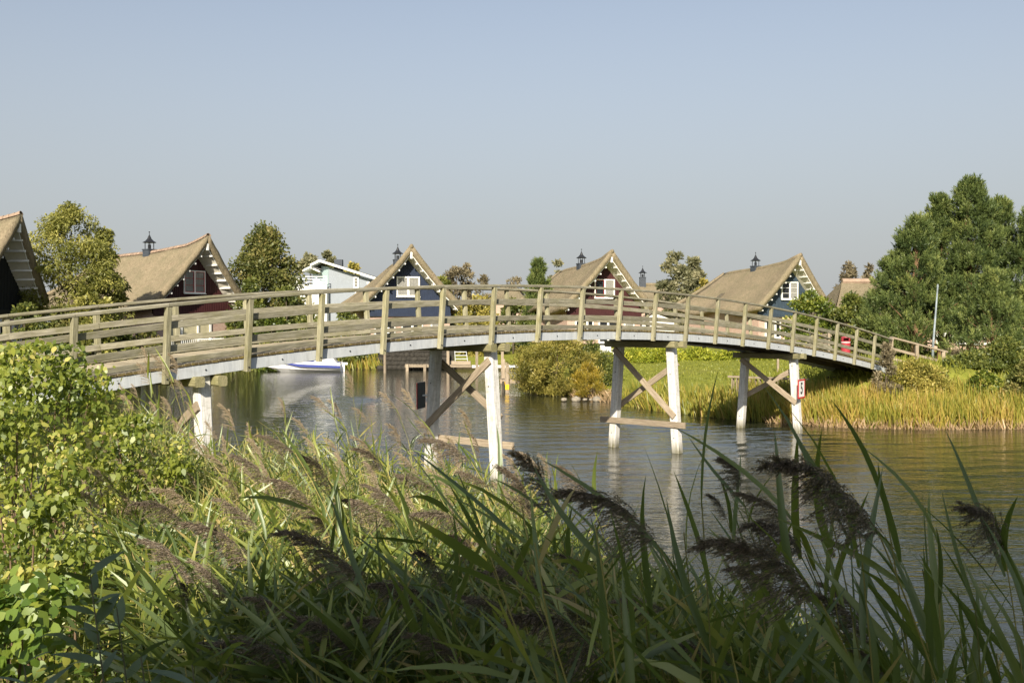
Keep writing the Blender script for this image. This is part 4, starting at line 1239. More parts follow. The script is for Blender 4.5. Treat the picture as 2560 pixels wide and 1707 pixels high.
# waterside willow bush
tree("willow_bush", "big olive-brown willow bush overhanging the water by the small jetty", "shrub", 1392, 842, 61.5, 205, G_olive, 'round', 170, 22000, .20, .2, .0, 80, base_z=.1, clump=.13, up=.7)
tree("willow_bush", "lower left sprawling part-green willow bush next to the small jetty's planks", "shrub", 1345, 880, 63, 110, G_olive, 'round', 80, 9000, .19, .2, .0, 81, base_z=.1, clump=.18, up=.4)
tree("willow_bush", "green willow bush with silvery leaves right of the big olive one", "shrub", 1480, 858, 62, 120, G_green, 'round', 60, 9000, .16, .35, .0, 82, base_z=.3, clump=.25, up=.3)
tree("golden_shrub", "yellow upright shrub in front of the willow bushes at the shore stones", "shrub", 1470, 905, 58, 80, G_yel, 'dome', 40, 4500, .2, .14, .0, 83, base_z=.2, up=1.2, clump=.25)
# brown dry shrub at the bridge's right end, undergrowth beneath the pine
tree("dry_shrub", "dry brown shrub growing up through the bridge's right end", "shrub", 2216, 862, 44.6, 62, G_brown, 'dome', 40, 4200, .12, .4, .0, 84, up=.6, clump=.25)
tree("dry_shrub", "spreading brown bramble at the water side of the landing railing", "shrub", 2290, 905, 45.5, 170, G_olive, 'dome', 60, 8000, .12, .5, .0, 85, clump=.22)
tree("dry_shrub", "brown rounded shrub at the end of the landing railing", "shrub", 2392, 878, 49.6, 46, G_brown, 'dome', 40, 3600, .12, .4, .0, 86, clump=.25)
for i_, (px, py, D, w, mt, lab) in enumerate(((2430, 885, 48, 130, G_green, "dark green bush above the golden reeds below the pine"), (2510, 850, 49, 150, G_green, "tall dark bush at the right edge under the pine"), (2570, 905, 44, 120, G_alder, "dark bush at the very right edge above the water"), (2460, 930, 45, 90, G_bush, "yellow-green bush just above the golden reeds at the right"))):
    tree("bush", lab, "shrub", px, py, D, w, mt, 'dome', 60, 8000, .13, .6, .0, 90+i_)

# pines
def pine(label, px, py_top, D, w_px, seed, ntuft=4200, py_bot=None, z_bottom=.16, lean=0, prof='cone', name="pine_tree"):
    rng = np.random.default_rng(seed); pr = random.Random(seed)
    t = at(px, py_top, D); bz = gz(t.x, D); r = empty(name, (t.x, D, bz)); tag(r, label, "tree", "pines at the right bank")
    H = t.z-bz; Rr = w_px*D/FPX/2
    nb = 190; C = []; shoots_P = []; shoots_D = []; T = []
    for b in range(nb):
        q = rng.uniform(0, 1)**.85; z = z_bottom+(1-z_bottom)*q
        e = (np.clip(1.0-q, 0, 1)**.72)*(1 if q > .12 else .75+2*q) if prof == 'cone' else math.sqrt(max(.03, 1-(1.9*q-.9)**2))
        an = rng.uniform(0, 2*PI); rad = e*Rr*rng.uniform(.35, 1.02)*1.12
        c = np.array([rad*math.cos(an)+lean*z*H, rad*math.sin(an)*.85, z*H]); C.append(c)
        cr = Rr*rng.uniform(.11, .19)*(1.15-.4*q); k = max(4, int(ntuft/nb))
        d = rdir(k, rng); p = c+d*cr*rng.uniform(.25, 1.1, (k, 1))*np.array([1, 1, .8])
        sh = unit(np.array([math.cos(an), math.sin(an), 0])*.4+np.array([0, 0, 1.0])+d*.45)
        shoots_P.append(p); shoots_D.append(sh); T.append(np.clip(.42+.14*rng.normal()+rng.normal(0, .1, k)+.1*d[:, 2], 0, 1))
    P = np.concatenate(shoots_P); Dn = np.concatenate(shoots_D); T = np.concatenate(T)
    parts = []
    nn = 26; L = .30*D/60
    for k in range(nn):
        f = rng.uniform(0, 1, (len(P), 1))
        dd = unit(Dn*(.35+.7*f)+rdir(len(P), rng)*(.85-.35*f))
        parts.append(blades(P+Dn*f*L*1.35, dd, L*rng.uniform(.55, .9, len(P)), .034*D/60, np.clip(T+.12*(f[:, 0]-.5)+rng.normal(0, .08, len(P)), 0, 1), rng=rng))
    fol("crown", parts, G_pine, r)
    m = MB(); wood_skel(m, (0, 0, -.3), (lean*H*.9, 0, H*.93), .22*H/10, [tuple(c) for c in C[:34]], pr); m.build("trunk", M_pinebark, r, smooth=True)
pine("biggest pine, its tall pointed top above the landing railing", 2425, 466, 62, 290, 101, 3100)
pine("left flank pine of the group leaning over the half-hidden roof", 2290, 560, 61, 270, 102, 2700, z_bottom=.1)
pine("second highest pine, just left of the tall pointed one", 2350, 505, 63, 220, 107, 2200, z_bottom=.1)
pine("pine just right of the tall pointed one, with a blunt top", 2500, 512, 62.5, 230, 108, 2200, z_bottom=.1)
pine("pine cut off by the right edge of the photo", 2590, 520, 60, 220, 103, 1600)
pine("low front pine with sprawling branches right of the lamp post", 2480, 690, 54, 260, 104, 1700, z_bottom=.03)
pine("small dark pine between the navy house and the middle oxblood house", 1345, 665, 118, 75, 105, 500)
pine("short pine filling the gap behind the landing railing", 2225, 660, 66, 170, 106, 1500, z_bottom=.08)

# unseen trees added behind the viewpoint to shade the near reeds
for i_, (x_, y_, h_, r_, lab) in enumerate(((-2.75, -9.6, 8.7, 2.3, "leftmost leafy tree added unseen just behind the viewpoint, shading the reeds at lower left"), (-.9, -9, 8.8, 3.0, "second leafy tree from the left added unseen behind the viewpoint, shading the near reeds"), (3.4, -9.5, 9.6, 3.6, "third leafy tree from the left added unseen behind the viewpoint, shading the near reeds"), (9.0, -9, 10.2, 4.2, "rightmost leafy tree added unseen behind the viewpoint, shading the near reeds"))):
    tree("added_shade_tree", lab, "tree", 0, 0, 0, 0, G_green, 'wide', 130, 20000, .45, .8, .02, 120+i_, loc=Vector((x_, y_, gz(x_, y_))), H=h_, Rr=r_, clump=.34, group="unseen trees added behind the viewpoint for shade")

# ------------------------------------------------------------------ grass and reed beds (nobody could count them)
def scatter(n, x0, x1, y0, y1, dmin, dmax, rng, extra=None):
    x = rng.uniform(x0, x1, n*3); y = rng.uniform(y0, y1, n*3); d = sdist(x, y)
    k = (d > dmin) & (d < dmax)
    if extra is not None: k &= extra(x, y)
    x = x[k][:n]; y = y[k][:n]
    return np.stack([x, y, height(x, y)], 1)
rng = np.random.default_rng(5)
def bed(name, P, lo, hi, w, mat, label, tint=(.5, .22), lean_=.18, wind=-.1):
    n = len(P); L = rng.uniform(lo, hi, n)*(.85+.15*np.sin(P[:, 0]*1.7)*np.sin(P[:, 1]*2.3))
    D = np.stack([rng.normal(wind, lean_, n), rng.normal(0, lean_, n), np.ones(n)], 1)
    cl = .18*np.sin(P[:, 0]*2.1+1)*np.cos(P[:, 1]*1.7)
    T = np.clip(rng.normal(tint[0], tint[1], n)+cl, 0, 1)
    o = fol(name, [blades(P-np.array([0, 0, .05]), D, L, w*rng.uniform(.6, 1.3, n), T, ([0, .35, .75, 1], [.6, 1, .7, .02]), droop=rng.uniform(-.02, .28, n), rng=rng)], mat)
    return tag(o, label, kind='stuff')
P = scatter(15000, 11, 23, 41, 50, -.25, 3.2, rng, lambda x, y: (x > 10.8))
bed("golden_reeds", P, .85, 1.6, .042, G_bed, "tall yellow-green reed bed on the right bank", (.6, .2))
P = scatter(13000, 11, 24, 41, 50, -.4, .5, rng, lambda x, y: (x > 10.8))
bed("straw_reeds", P, .3, .8, .042, G_straw, "dry straw fringe along the right waterline", lean_=.4)
P = scatter(9000, 4, 12, 43, 60, -.25, 1.6, rng, lambda x, y: (x > 5.5) & (x < 12) & (y < 55))
bed("shore_reeds", P, .8, 1.5, .05, G_bed, "shorter reeds along the lawn's waterline under the bridge", (.42, .2))
P = scatter(2200, 0, 8, 52, 64, -.15, 1.2, rng)
bed("shore_grass", P, .25, .7, .05, G_straw, "dry grass round the shore stones", lean_=.5)
P = scatter(5000, -32, 2, 91, 99, -.3, 1.2, rng, lambda x, y: (x < -11.2))
bed("far_reeds", P, .9, 1.8, .09, G_bed, "reed fringe along the far bank behind the boat", (.45, .25))
P = scatter(16000, 3, 26, 47, 80, 1.0, 40, rng)
bed("lawn_tufts", P, .10, .28, .05, G_grass, "short lawn grass on the bank under the bridge", lean_=.5)
P = scatter(6000, 12, 30, 44, 60, 2.0, 14, rng)
bed("rough_grass", P, .3, .8, .05, G_grass, "rough tall grass round the bridge landing", lean_=.35)

# ------------------------------------------------------------------ near reeds
def panicle(seed, L=.34, n=46, spread=.5, light=False):
    """plume along +x which arches and hangs to one side; base at the origin"""
    rng = np.random.default_rng(seed)
    ts = np.linspace(0.02, 1, n)
    axis_ = lambda t: np.stack([t*L, np.zeros_like(t)+.02*np.sin(t*3), .18*L*np.sin(t*2.2)-.14*L*t**2], 1)
    parts = []
    P0 = axis_(ts); sp_ = rng.uniform(.8, 1.25); dz_ = rng.uniform(-.16, .12); fu_ = rng.uniform(.8, 1.3)
    parts.append(blades(P0[:-1], P0[1:]-P0[:-1], np.linalg.norm(P0[1:]-P0[:-1], axis=1)*1.1, .003, .3, ([0, 1], [1, 1]), rng=rng))
    for j, t in enumerate(ts):
        bl_ = L*.42*(1-t)**.45*math.sin(PI*min(1, .18+t*.95))**.4*rng.uniform(.7, 1.1) if t < .97 else L*.1
        bl_ = max(bl_*sp_, .03)
        nb = 3 if not light else 2
        for b in range(nb):
            d = np.array([.74, rng.normal(0, .24*fu_), -.22+dz_+rng.normal(0, .26*fu_)+.22*(b == 0)])
            d /= np.linalg.norm(d)
            m_ = 13
            tt = np.linspace(.12, 1, m_)[:, None]
            pts = P0[j]+d*bl_*tt+np.array([0, 0, -1])*bl_*.42*tt**2
            parts.append(blades(pts[:-1], pts[1:]-pts[:-1], np.linalg.norm(pts[1:]-pts[:-1], axis=1)*1.1, .0014, .25, ([0, 1], [1, 1]), rng=rng))
            k = 3
            PP = np.repeat(pts, k, 0)+rng.normal(0, .0025, (m_*k, 3))
            dd = unit(d*1.0+np.array([0, 0, -.6])+rng.normal(0, .24, (m_*k, 3)))
            parts.append(blades(PP, dd, rng.uniform(.009, .019, m_*k), .0024, np.clip(rng.normal(.55, .28, m_*k), 0, 1), rng=rng))
    v, q, t_ = join(parts)
    return v, q, t_
PAN = []; PAN_LIT = []
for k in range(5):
    v, q, t = panicle(200+k, .36, 40); PAN.append(npmesh("panicle", v, q, G_pan, t*.85))  # plumes in the shade: shade put into their darker tint
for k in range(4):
    v, q, t = panicle(300+k, .30, 24, light=True); PAN_LIT.append(npmesh("panicle", v, q, G_pan, np.clip(t*.5+.56, 0, 1)))  # plumes in the sun: sunlight put into their paler tint
# leaf meshes: along +x, base at origin, arching
LEAF = []; LEAF_LIT = []
for k in range(7):
    rg = np.random.default_rng(400+k)
    L = rg.uniform(.34, .55)
    n_ = 1; ts, ws = PROF_BLADE2
    V = []; F = []; tw = rg.uniform(-.6, .6)
    for j, (t, w) in enumerate(zip(ts, ws)):
        c = np.array([L*t*(1-.06*t), .02*math.sin(t*3+k), -L*(.05+.09*k/2)*t*t+.03*t])
        an = tw*t; wd = .0105*w*(1+.1*k/3)
        V += [c+np.array([0, -wd*math.cos(an), -wd*math.sin(an)+.35*wd]), c, c+np.array([0, wd*math.cos(an), wd*math.sin(an)+.35*wd])]
    for j in range(len(ts)-1):
        b = j*3; F += [(b, b+1, b+4, b+3), (b+1, b+2, b+5, b+4)]
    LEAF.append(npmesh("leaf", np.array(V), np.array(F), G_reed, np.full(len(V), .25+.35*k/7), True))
    LEAF_LIT.append(npmesh("leaf", np.array(V), np.array(F), G_reed, np.full(len(V), .35+.42*k/7), True))  # copy for reeds in the sun, sunlight put into its lighter tint

def basis(x, up=(0, 0, 1)):
    x = Vector(x).normalized(); y = Vector(up).cross(x)
    if y.length < 1e-3: y = Vector((0, 1, 0))
    y.normalize(); z = x.cross(y)
    return Matrix((x, y, z)).transposed().to_4x4()

def reed(base, tip_dir, root_xy, scale, label, group, pan, leaves, seed, nleaf=8, ltilt=None, has_pan=True):
    """base: world point where the plume begins; tip_dir: world direction of the plume; root_xy: where the stem meets the ground"""
    rr = random.Random(seed)
    gx, gy = root_xy; g0 = Vector((gx, gy, max(-.2, gz(gx, gy)-.05)))
    r = empty("reed", g0); tag(r, label, "reed", group)
    B = Vector(base)-g0
    td = Vector(tip_dir).normalized()
    # quadratic bezier: root -> control -> base, arriving along the plume direction
    c1 = B-(td*.55+Vector((0, 0, .55)))*B.length*.38
    pts = []
    for k in range(13):
        t = k/12; pts.append(c1*2*t*(1-t)+B*t*t)
    m = MB(); m.tube(pts, [.0048*scale**.5*(1-.55*k/12) for k in range(13)], 5, cap=False)
    me = mesh("stem", m.V, m.F, G_stem, smooth=True)
    a = me.attributes.new("tint", 'FLOAT', 'POINT'); a.data.foreach_set("value", [rr.uniform(.1, .8)]*len(me.vertices))
    link("stem", me, r)
    if has_pan:
        M = basis(td); M = M @ Matrix.Rotation(rr.uniform(-.5, .5), 4, 'X') @ Matrix.Scale(scale, 4); M.translation = B
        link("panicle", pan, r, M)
    for k in range(nleaf):
        t = .28+.68*k/max(1, nleaf-1)+rr.uniform(-.03, .03); f = t*12; i0 = min(11, int(f)); p = pts[i0].lerp(pts[i0+1], f-i0)
        sd = (pts[i0+1]-pts[i0]).normalized()
        side = Vector((rr.uniform(-1, 1)-.15, rr.uniform(-.8, .8), rr.uniform(0, .35)))
        if ltilt: side += Vector(ltilt)
        d = (sd*1.15+side*.75).normalized()
        M = basis(d) @ Matrix.Rotation(rr.uniform(-1.2, 1.2), 4, 'X') @ Matrix.Scale((.8+.5*rr.random())*(1.15-.35*abs(t-.6)), 4); M.translation = p
        link("leaf", leaves[rr.randrange(len(leaves))], r, M)
    return r

KEY = [  # tip x, tip y, base x, base y, label
 (1920,1192,2200,1340,"reed whose long arched dark plume is highest over the open water at right"),
 (2028,1262,2212,1338,"reed with a drooping plume just under the highest plume at right"),
 (1842,1250,1982,1312,"reed with a slim dark plume left of the two highest right-hand plumes"),
 (1868,1332,2012,1382,"reed with a loose plume over the largest dark plume"),
 (1756,1388,2050,1500,"reed with the largest, broadest purple-brown plume at the lower right"),
 (1990,1500,2190,1610,"reed with a dense plume below and right of the largest one"),
 (2400,1290,2512,1372,"lone reed with a small plume near the right edge"),
 (1400,1252,1645,1362,"reed with a long dense plume pointing left in front of the middle bent's reflection"),
 (1392,1175,1478,1258,"reed with a small plume above the long dense plume in the middle"),
 (1278,1148,1388,1290,"tall reed with a ragged plume right of the left bent's near pile"),
 (1250,1180,1335,1305,"reed with a thin plume at the foot of the left bent's near pile"),
 (1182,1372,1330,1408,"reed with a thick arched plume below the left bent's near pile"),
 (1122,1352,1182,1402,"reed with a small curled plume left of the thick arched one"),
 (772,1302,880,1352,"reed with a fluffy brown plume in the lower middle, upper of three"),
 (700,1350,900,1450,"reed with a large spreading plume in the lower middle"),
 (1035,1400,1110,1462,"reed with a clumped plume in the lower middle"),
 (338,1272,462,1302,"reed with a dark plume bending left over the sunlit stems at lower left"),
 (462,1325,628,1405,"reed with paired dark plumes over the sunlit stems, right of the bending one"),
 (250,1630,425,1685,"reed with a wide plume at the bottom left edge"),
 (450,1470,465,1530,"reed with a hanging round plume among the stems at lower left"),
 (645,1100,738,1132,"reed with a dark plume standing out against the water left of the left bent"),
 (745,1150,832,1232,"reed with a dark ragged plume left of centre at mid height"),
 (885,1132,958,1175,"reed with a brown half-lit plume left of the left bent"),
 (858,1262,990,1316,"reed with a dark plume above the fluffy brown ones"),
 (1795,1160,1852,1225,"reed with an upright broken plume near the right bent's reflection"),
 (1765,1248,1818,1300,"reed with a tiny tattered plume below the broken upright one"),
 (870,1640,975,1712,"reed with a dark plume cut by the bottom edge, centre left"),
 (1275,1568,1520,1650,"reed with a long low plume near the bottom edge, centre"),
 (1640,1450,1735,1515,"reed with a small drooping plume left of the largest one's stem"),
 (2130,1640,2230,1700,"reed with a faint plume at the bottom edge, right"),
]
for i_, (tx, ty, bx, by, lab) in enumerate(KEY):
    Lp = math.hypot(tx-bx, ty-by)
    D = min(6.2, max(2.7, .37*FPX/max(Lp, 60)*.95))
    if Lp < 110 and by < 1420: D = 5.4+.25*(i_ % 3)
    if Lp < 110 and by >= 1420: D = 3.9
    if bx > 1900: D = min(D, 3.7)
    b = at(bx, by, D); t = at(tx, ty, D-.1+.2*((i_ % 3)-1)*.5)
    sc = (t-b).length/.36*1.02
    hgt = b.z-gz(b.x, D)
    root = (b.x+.32*max(.3, hgt)+R.uniform(-.1, .1), D+R.uniform(-.25, .1))
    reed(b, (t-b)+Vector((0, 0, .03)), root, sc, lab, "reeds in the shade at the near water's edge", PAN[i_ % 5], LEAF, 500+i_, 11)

EXTRA = [(600,1150),(700,1215),(930,1225),(1060,1290),(1012,1195),(820,1420),(960,1470),(562,1262),(640,1500),(760,1560),(1180,1500),(1345,1480),(1425,1405),(560,1620),(1050,1600),(1160,1185),(385,1372),(1560,1505),(1080,1110),(500,1420),(900,1560),(1240,1440),(1700,1620),(1850,1440),(2080,1480)]
EXTRA.sort()
ORDS = ['first', 'second', 'third', 'fourth', 'fifth', 'sixth', 'seventh', 'eighth', 'ninth', 'tenth', 'eleventh', 'twelfth', 'thirteenth', 'fourteenth', 'fifteenth', 'sixteenth', 'seventeenth', 'eighteenth', 'nineteenth', 'twentieth', 'twenty-first', 'twenty-second', 'twenty-third', 'twenty-fourth', 'twenty-fifth']
for i_, (px, py) in enumerate(EXTRA):
    D = float(np.interp(py, [1100, 1300, 1500, 1700], [6.6, 5.2, 4.2, 3.5]))
    t = at(px, py, D); td = Vector((-.75+R.uniform(-.25, .3), R.uniform(-.3, .3), .38+R.uniform(-.25, .25))).normalized()
    sc = R.uniform(.6, .95); b = t-td*.3*sc; hg = b.z-gz(b.x, D)
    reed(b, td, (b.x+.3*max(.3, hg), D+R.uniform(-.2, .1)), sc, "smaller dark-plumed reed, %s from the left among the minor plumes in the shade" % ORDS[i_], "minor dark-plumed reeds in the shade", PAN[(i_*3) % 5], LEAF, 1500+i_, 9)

# tall leafy shoots without plumes standing against the water at right
SH = [(2010,1130,2180,1430),(2115,1150,2200,1500),(2160,1110,2330,1560),(2340,1215,2360,1640),(2420,1420,2480,1720),(1740,1155,1790,1500),(1690,1240,1760,1560),(2480,1290,2590,1600),(1460,1230,1560,1520),(2060,1400,2150,1690),(1890,1480,1960,1720),(2270,1330,2400,1660),(1585,1330,1640,1600),(2540,1480,2600,1710),(1990,1400,2050,1640),(1840,1420,1900,1660),(2230,1480,2300,1700),(2380,1540,2450,1720),(1530,1440,1600,1660),(1440,1420,1500,1650),(2300,1560,2360,1720),(2480,1600,2520,1720)]
ORD = ['first', 'second', 'third', 'fourth', 'fifth', 'sixth', 'seventh', 'eighth', 'ninth', 'tenth', 'eleventh', 'twelfth', 'thirteenth', 'fourteenth', 'fifteenth', 'sixteenth', 'seventeenth', 'eighteenth', 'nineteenth', 'twentieth', 'twenty-first', 'twenty-second']
SH.sort(key=lambda q: -q[0])
for i_, (tx, ty, bx, by) in enumerate(SH):
    D = 3.0+.9*((i_*37) % 10)/10
    b = at(tx*.72+bx*.28, ty*.72+by*.28, D); low = at(bx, by, D)
    td = (b-low).normalized()
    root = (low.x+(low.x-b.x)*.9, D)
    r = reed(b, td, root, 1.0, "plumeless leafy reed shoot against the open water, its tip %s from the right edge" % ORD[i_], "plumeless shoots by the open water", None, LEAF, 700+i_, 9, ltilt=(-.35, 0, .5), has_pan=False)

# sunlit pale plumes on the farther bank edge
LIT = [(395,905),(300,960),(355,925),(440,960),(470,1010),(565,1035),(620,1085),(700,1000),(790,1000),(830,1010),(872,950),(885,1020),(960,990),(1015,985),(1050,1060),(1160,1045),(1180,1095),(1120,1100),(1085,1120),(1350,1140),(1320,1150),(1268,1150),(40,880),(110,860),(560,1100),(640,1130),(500,1110),(430,1050),(380,1010),(330,1060),(270,1130),(470,1180),(560,1200),(350,1180),(600,1160),(690,1120),(760,1090),(820,1100),(900,1110),(980,1080),(1010,1150),(930,1190),(1090,1190),(240,1190),(200,1240),(310,1250),(420,1240),(1240,1210),(380,1130),(520,1060),(740,1050),(850,1160),(1150,1170),(1000,1230),(1120,1250),(310,1000),(430,900),(360,880),(250,1060),(210,1180),(330,960),(410,1000),(480,1090),(540,1160),(620,1060),(660,1180)]
def lit_zone(px):
    return ("beside the bright leafy bush", "near the leftmost white pile", "left of the bridge's left bent", "below the left bent's far pile", "round the left bent's near pile")[0 if px < 340 else 1 if px < 600 else 2 if px < 900 else 3 if px < 1140 else 4]
LIT.sort()
zc_ = {}
for i_, (px, py) in enumerate(LIT):
    zn = lit_zone(px); zc_[zn] = zc_.get(zn, -1)+1
    lit_label = ("sunlit pale-plumed reed, %s from the left of those %s" % (ORD[zc_[zn]], zn), "sunlit reeds "+zn)
    D = 8.2+6.5*max(0, min(1, (1230-py)/260))+R.uniform(-.6, .8)
    if px < 480 and py < 1020: D = 14+R.uniform(0, 3)
    t = at(px, py, D); ln = R.uniform(-.5, .05)
    td = Vector((-.45+R.uniform(-.35, .3), R.uniform(-.3, .3), .8+R.uniform(-.3, .2))).normalized()
    b = t-td*.26
    h_ = b.z-gz(b.x, D)
    if h_ < .5: continue
    reed(b, td, (b.x+.2*h_, D+R.uniform(-.2, .2)), R.uniform(.8, 1.25), *lit_label, PAN_LIT[i_ % 4], LEAF_LIT, 900+i_, 7)

# filler: the mass of reed stems and leaves
SKX = [0, 200, 260, 350, 430, 475, 540, 600, 700, 850, 980, 1100, 1200, 1290, 1360, 1450, 1560, 1700, 1850, 2000, 2200, 2560]
SKY_ = [1180, 1150, 1020, 960, 1010, 1090, 1110, 1090, 1040, 1030, 1060, 1110, 1150, 1190, 1290, 1400, 1460, 1500, 1560, 1610, 1690, 1760]
def mass(n, region, seed, mat, tintmu, name, label, hlo=1.9, hhi=2.9, thin=None, nl=9, extra_down=0, leafL=(.24, .44), wdt=.018, lim=None):
    rg = np.random.default_rng(seed)
    x0, x1, y0, y1 = region
    x = rg.uniform(x0, x1, n*4); y = rg.uniform(y0, y1, n*4); d = sdist(x, y)
    k = (d > -1.3); x, y = x[k], y[k]
    gz_ = np.maximum(height(x, y), -.3)
    lx = rg.normal(-.22, .14, len(x)); ly = rg.normal(0, .12, len(x))
    h = rg.uniform(hlo, hhi, len(x))
    tx = x+lx*h; ty = y+ly*h; tz = gz_+h
    px = 1280+FPX*tx/np.maximum(ty, .5); py = 804.3+FPX*(EYE-tz)/np.maximum(ty, .5)
    sk = np.interp(px, SKX, SKY_)
    if lim: sk = np.maximum(sk, np.interp(ty, lim[0], lim[1]))
    sk = sk+rg.uniform(0, 130, len(x))+extra_down
    # shorten plants that would rise over the outline of the stand
    tz2 = np.minimum(tz, EYE-(sk-804.3)*np.maximum(ty, .5)/FPX)
    f = (tz2-gz_)/h
    keep = (f > .3) & (px > -150) & (px < 2700) & (ty > 1.8)
    if thin is not None: keep &= (rg.uniform(0, 1, len(x)) < thin(px, py))
    x, y, gz_, lx, ly, h, f = [a[keep][:n] for a in (x, y, gz_, lx, ly, h, f)]
    h = h*f; n = len(x)
    base = np.stack([x, y, gz_], 1); D = np.stack([lx, ly, np.ones(n)], 1)
    cl = .16*np.sin(x*1.9)*np.cos(y*1.4)
    Tp = np.clip(rg.normal(tintmu, .16, n)+cl, 0, 1)
    sm_ = fol(name+"_stems", [blades(base, D, h*1.02, .011, rg.uniform(0, 1, n)**1.5*(1 if tintmu > .4 else .5), ([0, .5, 1], [1, .8, .3]), side=unit(np.cross(D, np.array([[0, 1, 0]]))), rng=rg)], G_stem)
    tag(sm_, "yellowish stems of the "+label, kind='stuff'); parts = []
    Du = D
    for j in range(nl):
        t = rg.uniform(.3, .98, n) if j else np.full(n, .97)
        P = base+Du*(h*t)[:, None]
        an = rg.uniform(0, 2*PI, n)
        up = rg.uniform(.35, 1.5, n)
        d2 = unit(np.stack([np.cos(an)-.25, np.sin(an), up], 1))
        L = rg.uniform(leafL[0], leafL[1], n)*(1 if j else .9)
        parts.append(blades(P, d2, L, wdt*rg.uniform(.6, 1.2, n), np.clip(Tp+rg.normal(0, .1, n), 0, 1), PROF_BLADE, droop=rg.uniform(-.1, .5, n), rng=rg, tip=True))
    o = fol(name, parts, mat); return tag(o, label, kind='stuff')
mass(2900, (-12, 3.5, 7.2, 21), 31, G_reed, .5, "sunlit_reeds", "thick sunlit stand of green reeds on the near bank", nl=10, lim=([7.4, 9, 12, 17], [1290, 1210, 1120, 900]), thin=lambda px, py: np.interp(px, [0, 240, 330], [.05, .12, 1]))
mass(2400, (-5, 3.0, 3.7, 7.4), 32, G_reed, .42, "shaded_reeds", "thick shaded stand of dark green reeds at the bottom", nl=9, leafL=(.28, .5), wdt=.025, lim=([3.7, 5, 7.4], [1640, 1450, 1290]), thin=lambda px, py: np.interp(px, [0, 210, 330, 1300, 1600, 2000, 2560], [.04, .06, 1, 1, .6, .3, .15]))  # lower leaf tint than the sunlit stand: shade put into the colour
mass(230, (.4, 4.2, 2.9, 6.0), 33, G_reed, .42, "waterside_reeds", "loose shaded reeds in front of the open water", nl=8, extra_down=60, hlo=2.0, hhi=2.9, leafL=(.3, .5), wdt=.026)

# ------------------------------------------------------------------ leafy bushes at the left
def leafbush(name, label, cx, cy, rx, ry, ztop, zbot, n, mat, Ll, seed, ncl=70, partleaves=0, tmu=.55):
    rg = np.random.default_rng(seed)
    b0 = gz(cx, cy); r = empty(name, (cx, cy, b0)); tag(r, label, "shrub")
    H = ztop-b0
    q = rg.uniform(0, 1, ncl); an = rg.uniform(0, 2*PI, ncl)
    e = np.sqrt(np.clip(1-(q*1.0)**2.4, .04, 1)); rad = np.sqrt(rg.uniform(.1, 1, ncl))*e
    C = np.stack([rad*np.cos(an)*rx, rad*np.sin(an)*ry, zbot-b0+(ztop-zbot)*q], 1)
    cr = rg.uniform(.16, .34, ncl)*min(rx, ry)
    per = n//ncl
    P = np.concatenate([c+rdir(per, rg)*k*rg.uniform(.3, 1.1, (per, 1)) for c, k in zip(C, cr)])
    P[:, 2] = np.minimum(P[:, 2], H)
    Dn = unit(rg.normal(size=P.shape)*.8+np.array([0, 0, -.35]))
    sd = unit(np.cross(Dn, unit(rg.normal(size=P.shape)*.5+np.array([0, -.6, .8]))))
    T = np.clip(tmu+np.repeat(rg.normal(0, .17, ncl), per)+rg.normal(0, .11, len(P)), 0, 1)
    L = Ll*rg.uniform(.45, 1.35, len(P))
    k = len(P)-partleaves
    o = fol("foliage", [blades(P[:k], Dn[:k], L[:k], L[:k]*.66, T[:k], PROF_LEAF, droop=.15, side=sd[:k], rng=rg)], mat, r)
    o['kind'] = 'stuff'
    if partleaves:
        variants = []
        for v in range(5):
            vv, qq, tt = blades(np.zeros((1, 3)), np.array([[1., 0, 0]]), 1.0, .7, [.2+.19*v], ([0, .12, .3, .55, .8, 1], [.1, .6, 1, .9, .5, .02]), droop=.18, side=np.array([[0, 1., 0]]))
            variants.append(npmesh("leaf", vv, qq, mat, tt, True))
        for j in range(k, len(P)):
            M = basis(Vector(Dn[j]), Vector(np.cross(Dn[j], sd[j])) if True else (0, 0, 1)) @ Matrix.Scale(float(L[j]), 4)
            M.translation = Vector(P[j])
            link("leaf", variants[j % 5], r, M)
    m = MB(); pr = random.Random(seed)
    for c in C[rg.choice(ncl, min(26, ncl), replace=False)]:
        s0 = Vector((pr.uniform(-.2, .2), pr.uniform(-.2, .2), -.1)); c = Vector(c); m.tube([s0, s0.lerp(c, .5)+Vector((0, 0, .15)), c], [.018, .012, .004], 5, cap=False)
    m.build("branches", M_twig, r)
    return r
leafbush("dogwood_bush", "big bright yellow-green leafy bush at the left under the bridge rail", -4.6, 10.0, 1.2, 1.2, 4.1, 1.5, 8500, G_bush, .062, 41, 80, 0, .64)
leafbush("dogwood_bush", "lower right shoulder of bright leafy bush beside the brown plumes", -3.62, 9.9, .8, .8, 3.42, 1.2, 3900, G_bush, .055, 42, 44, 0, .62)
leafbush("dogwood_bush", "middle leafy bush below the big bright bush at the left edge", -3.55, 7.6, .95, .8, 3.72, 1.2, 6200, G_bush, .052, 43, 64, 0, .62)
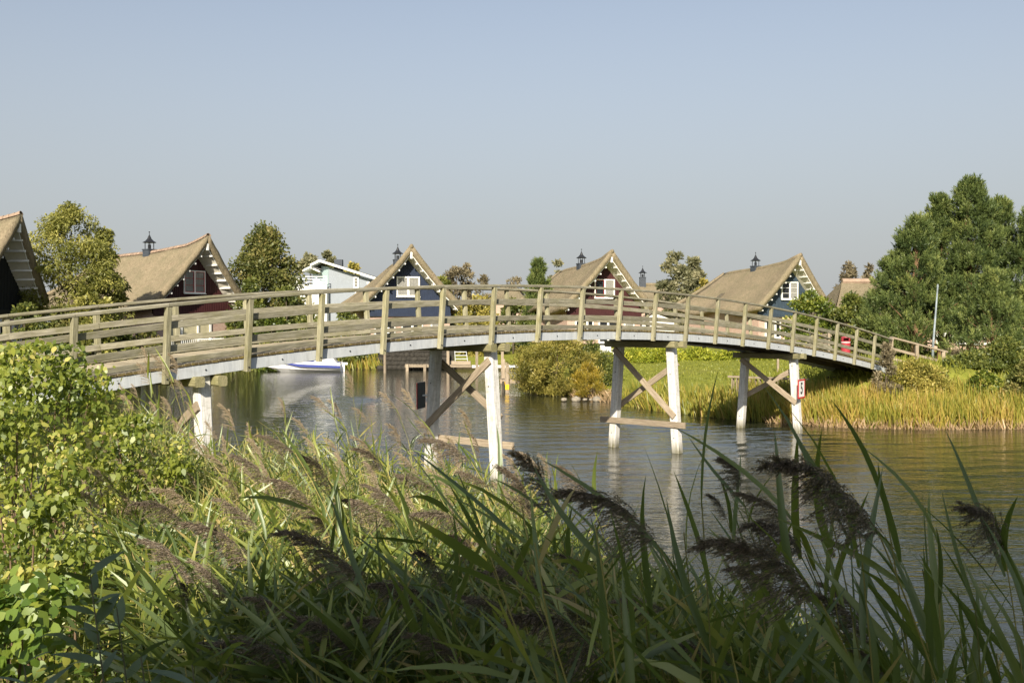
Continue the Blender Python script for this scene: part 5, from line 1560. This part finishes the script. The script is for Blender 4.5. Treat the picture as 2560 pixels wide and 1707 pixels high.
leafbush("dogwood_bush", "shadowy leafy bush above the rounded hazel leaves at the left edge", -2.65, 5.9, .72, .6, 3.3, 1.5, 4200, G_bush, .05, 45, 50, 0, .5)
leafbush("hazel_bush", "near bush with large sunlit rounded leaves at the bottom left corner", -2.0, 4.25, .62, .5, 3.25, 1.9, 2400, G_bushbig, .058, 44, 50, 280, .55)

# shaded saplings with long leaves
def sapling(label, px, py, D, h, seed, nl=16, Ls=.11):
    rr = random.Random(seed); t = at(px, py, D); g0 = gz(t.x, D)
    r = empty("sapling", (t.x+.1, D, g0)); tag(r, label, "sapling", "young leafy shoots at the bottom left")
    top = t-r.location
    pts = [Vector((0, 0, 0)), top*.5+Vector((.05, 0, 0)), top]
    m = MB(); m.tube(pts, [.005, .004, .002], 6, cap=False); m.build("stem", M_sapstem, r)
    vv, qq, tt = blades(np.zeros((1, 3)), np.array([[1., 0, 0]]), 1.0, .3, [rr.random()], ([0, .12, .3, .55, .8, 1], [.1, .6, 1, .9, .5, .02]), droop=.3, side=np.array([[0, 1., 0]]))
    me = npmesh("leaf", vv, qq, G_sap, tt, True)
    for k in range(nl):
        f = .52+.48*k/(nl-1); p = pts[1].lerp(pts[2], (f-.5)*2) if f > .5 else pts[0].lerp(pts[1], f*2)
        a = k*2.4+rr.uniform(-.3, .3); d = Vector((math.cos(a), math.sin(a)*.8, .35+.5*(k/nl)+rr.uniform(-.2, .2)))
        M = basis(d) @ Matrix.Rotation(rr.uniform(-.5, .5), 4, 'X') @ Matrix.Scale(Ls*rr.uniform(.75, 1.25), 4); M.translation = p
        link("leaf", me, r, M)
sapling("tall sapling with long dull green leaves at the lower left", 225, 1435, 2.9, 1.3, 61, 30)
sapling("second sapling with long dull green leaves, right of the tallest one", 292, 1520, 3.0, 1.2, 62, 16)
sapling("sapling with pale upright leaves at the bottom edge, left part", 352, 1640, 2.7, 1.2, 63, 14)
sapling("sapling with curled leaves at the bottom edge, centre left", 480, 1660, 2.8, 1.2, 64, 14)
sapling("sapling in the bottom left corner in front of the rounded leaves", 60, 1660, 2.7, 1.2, 65, 14)
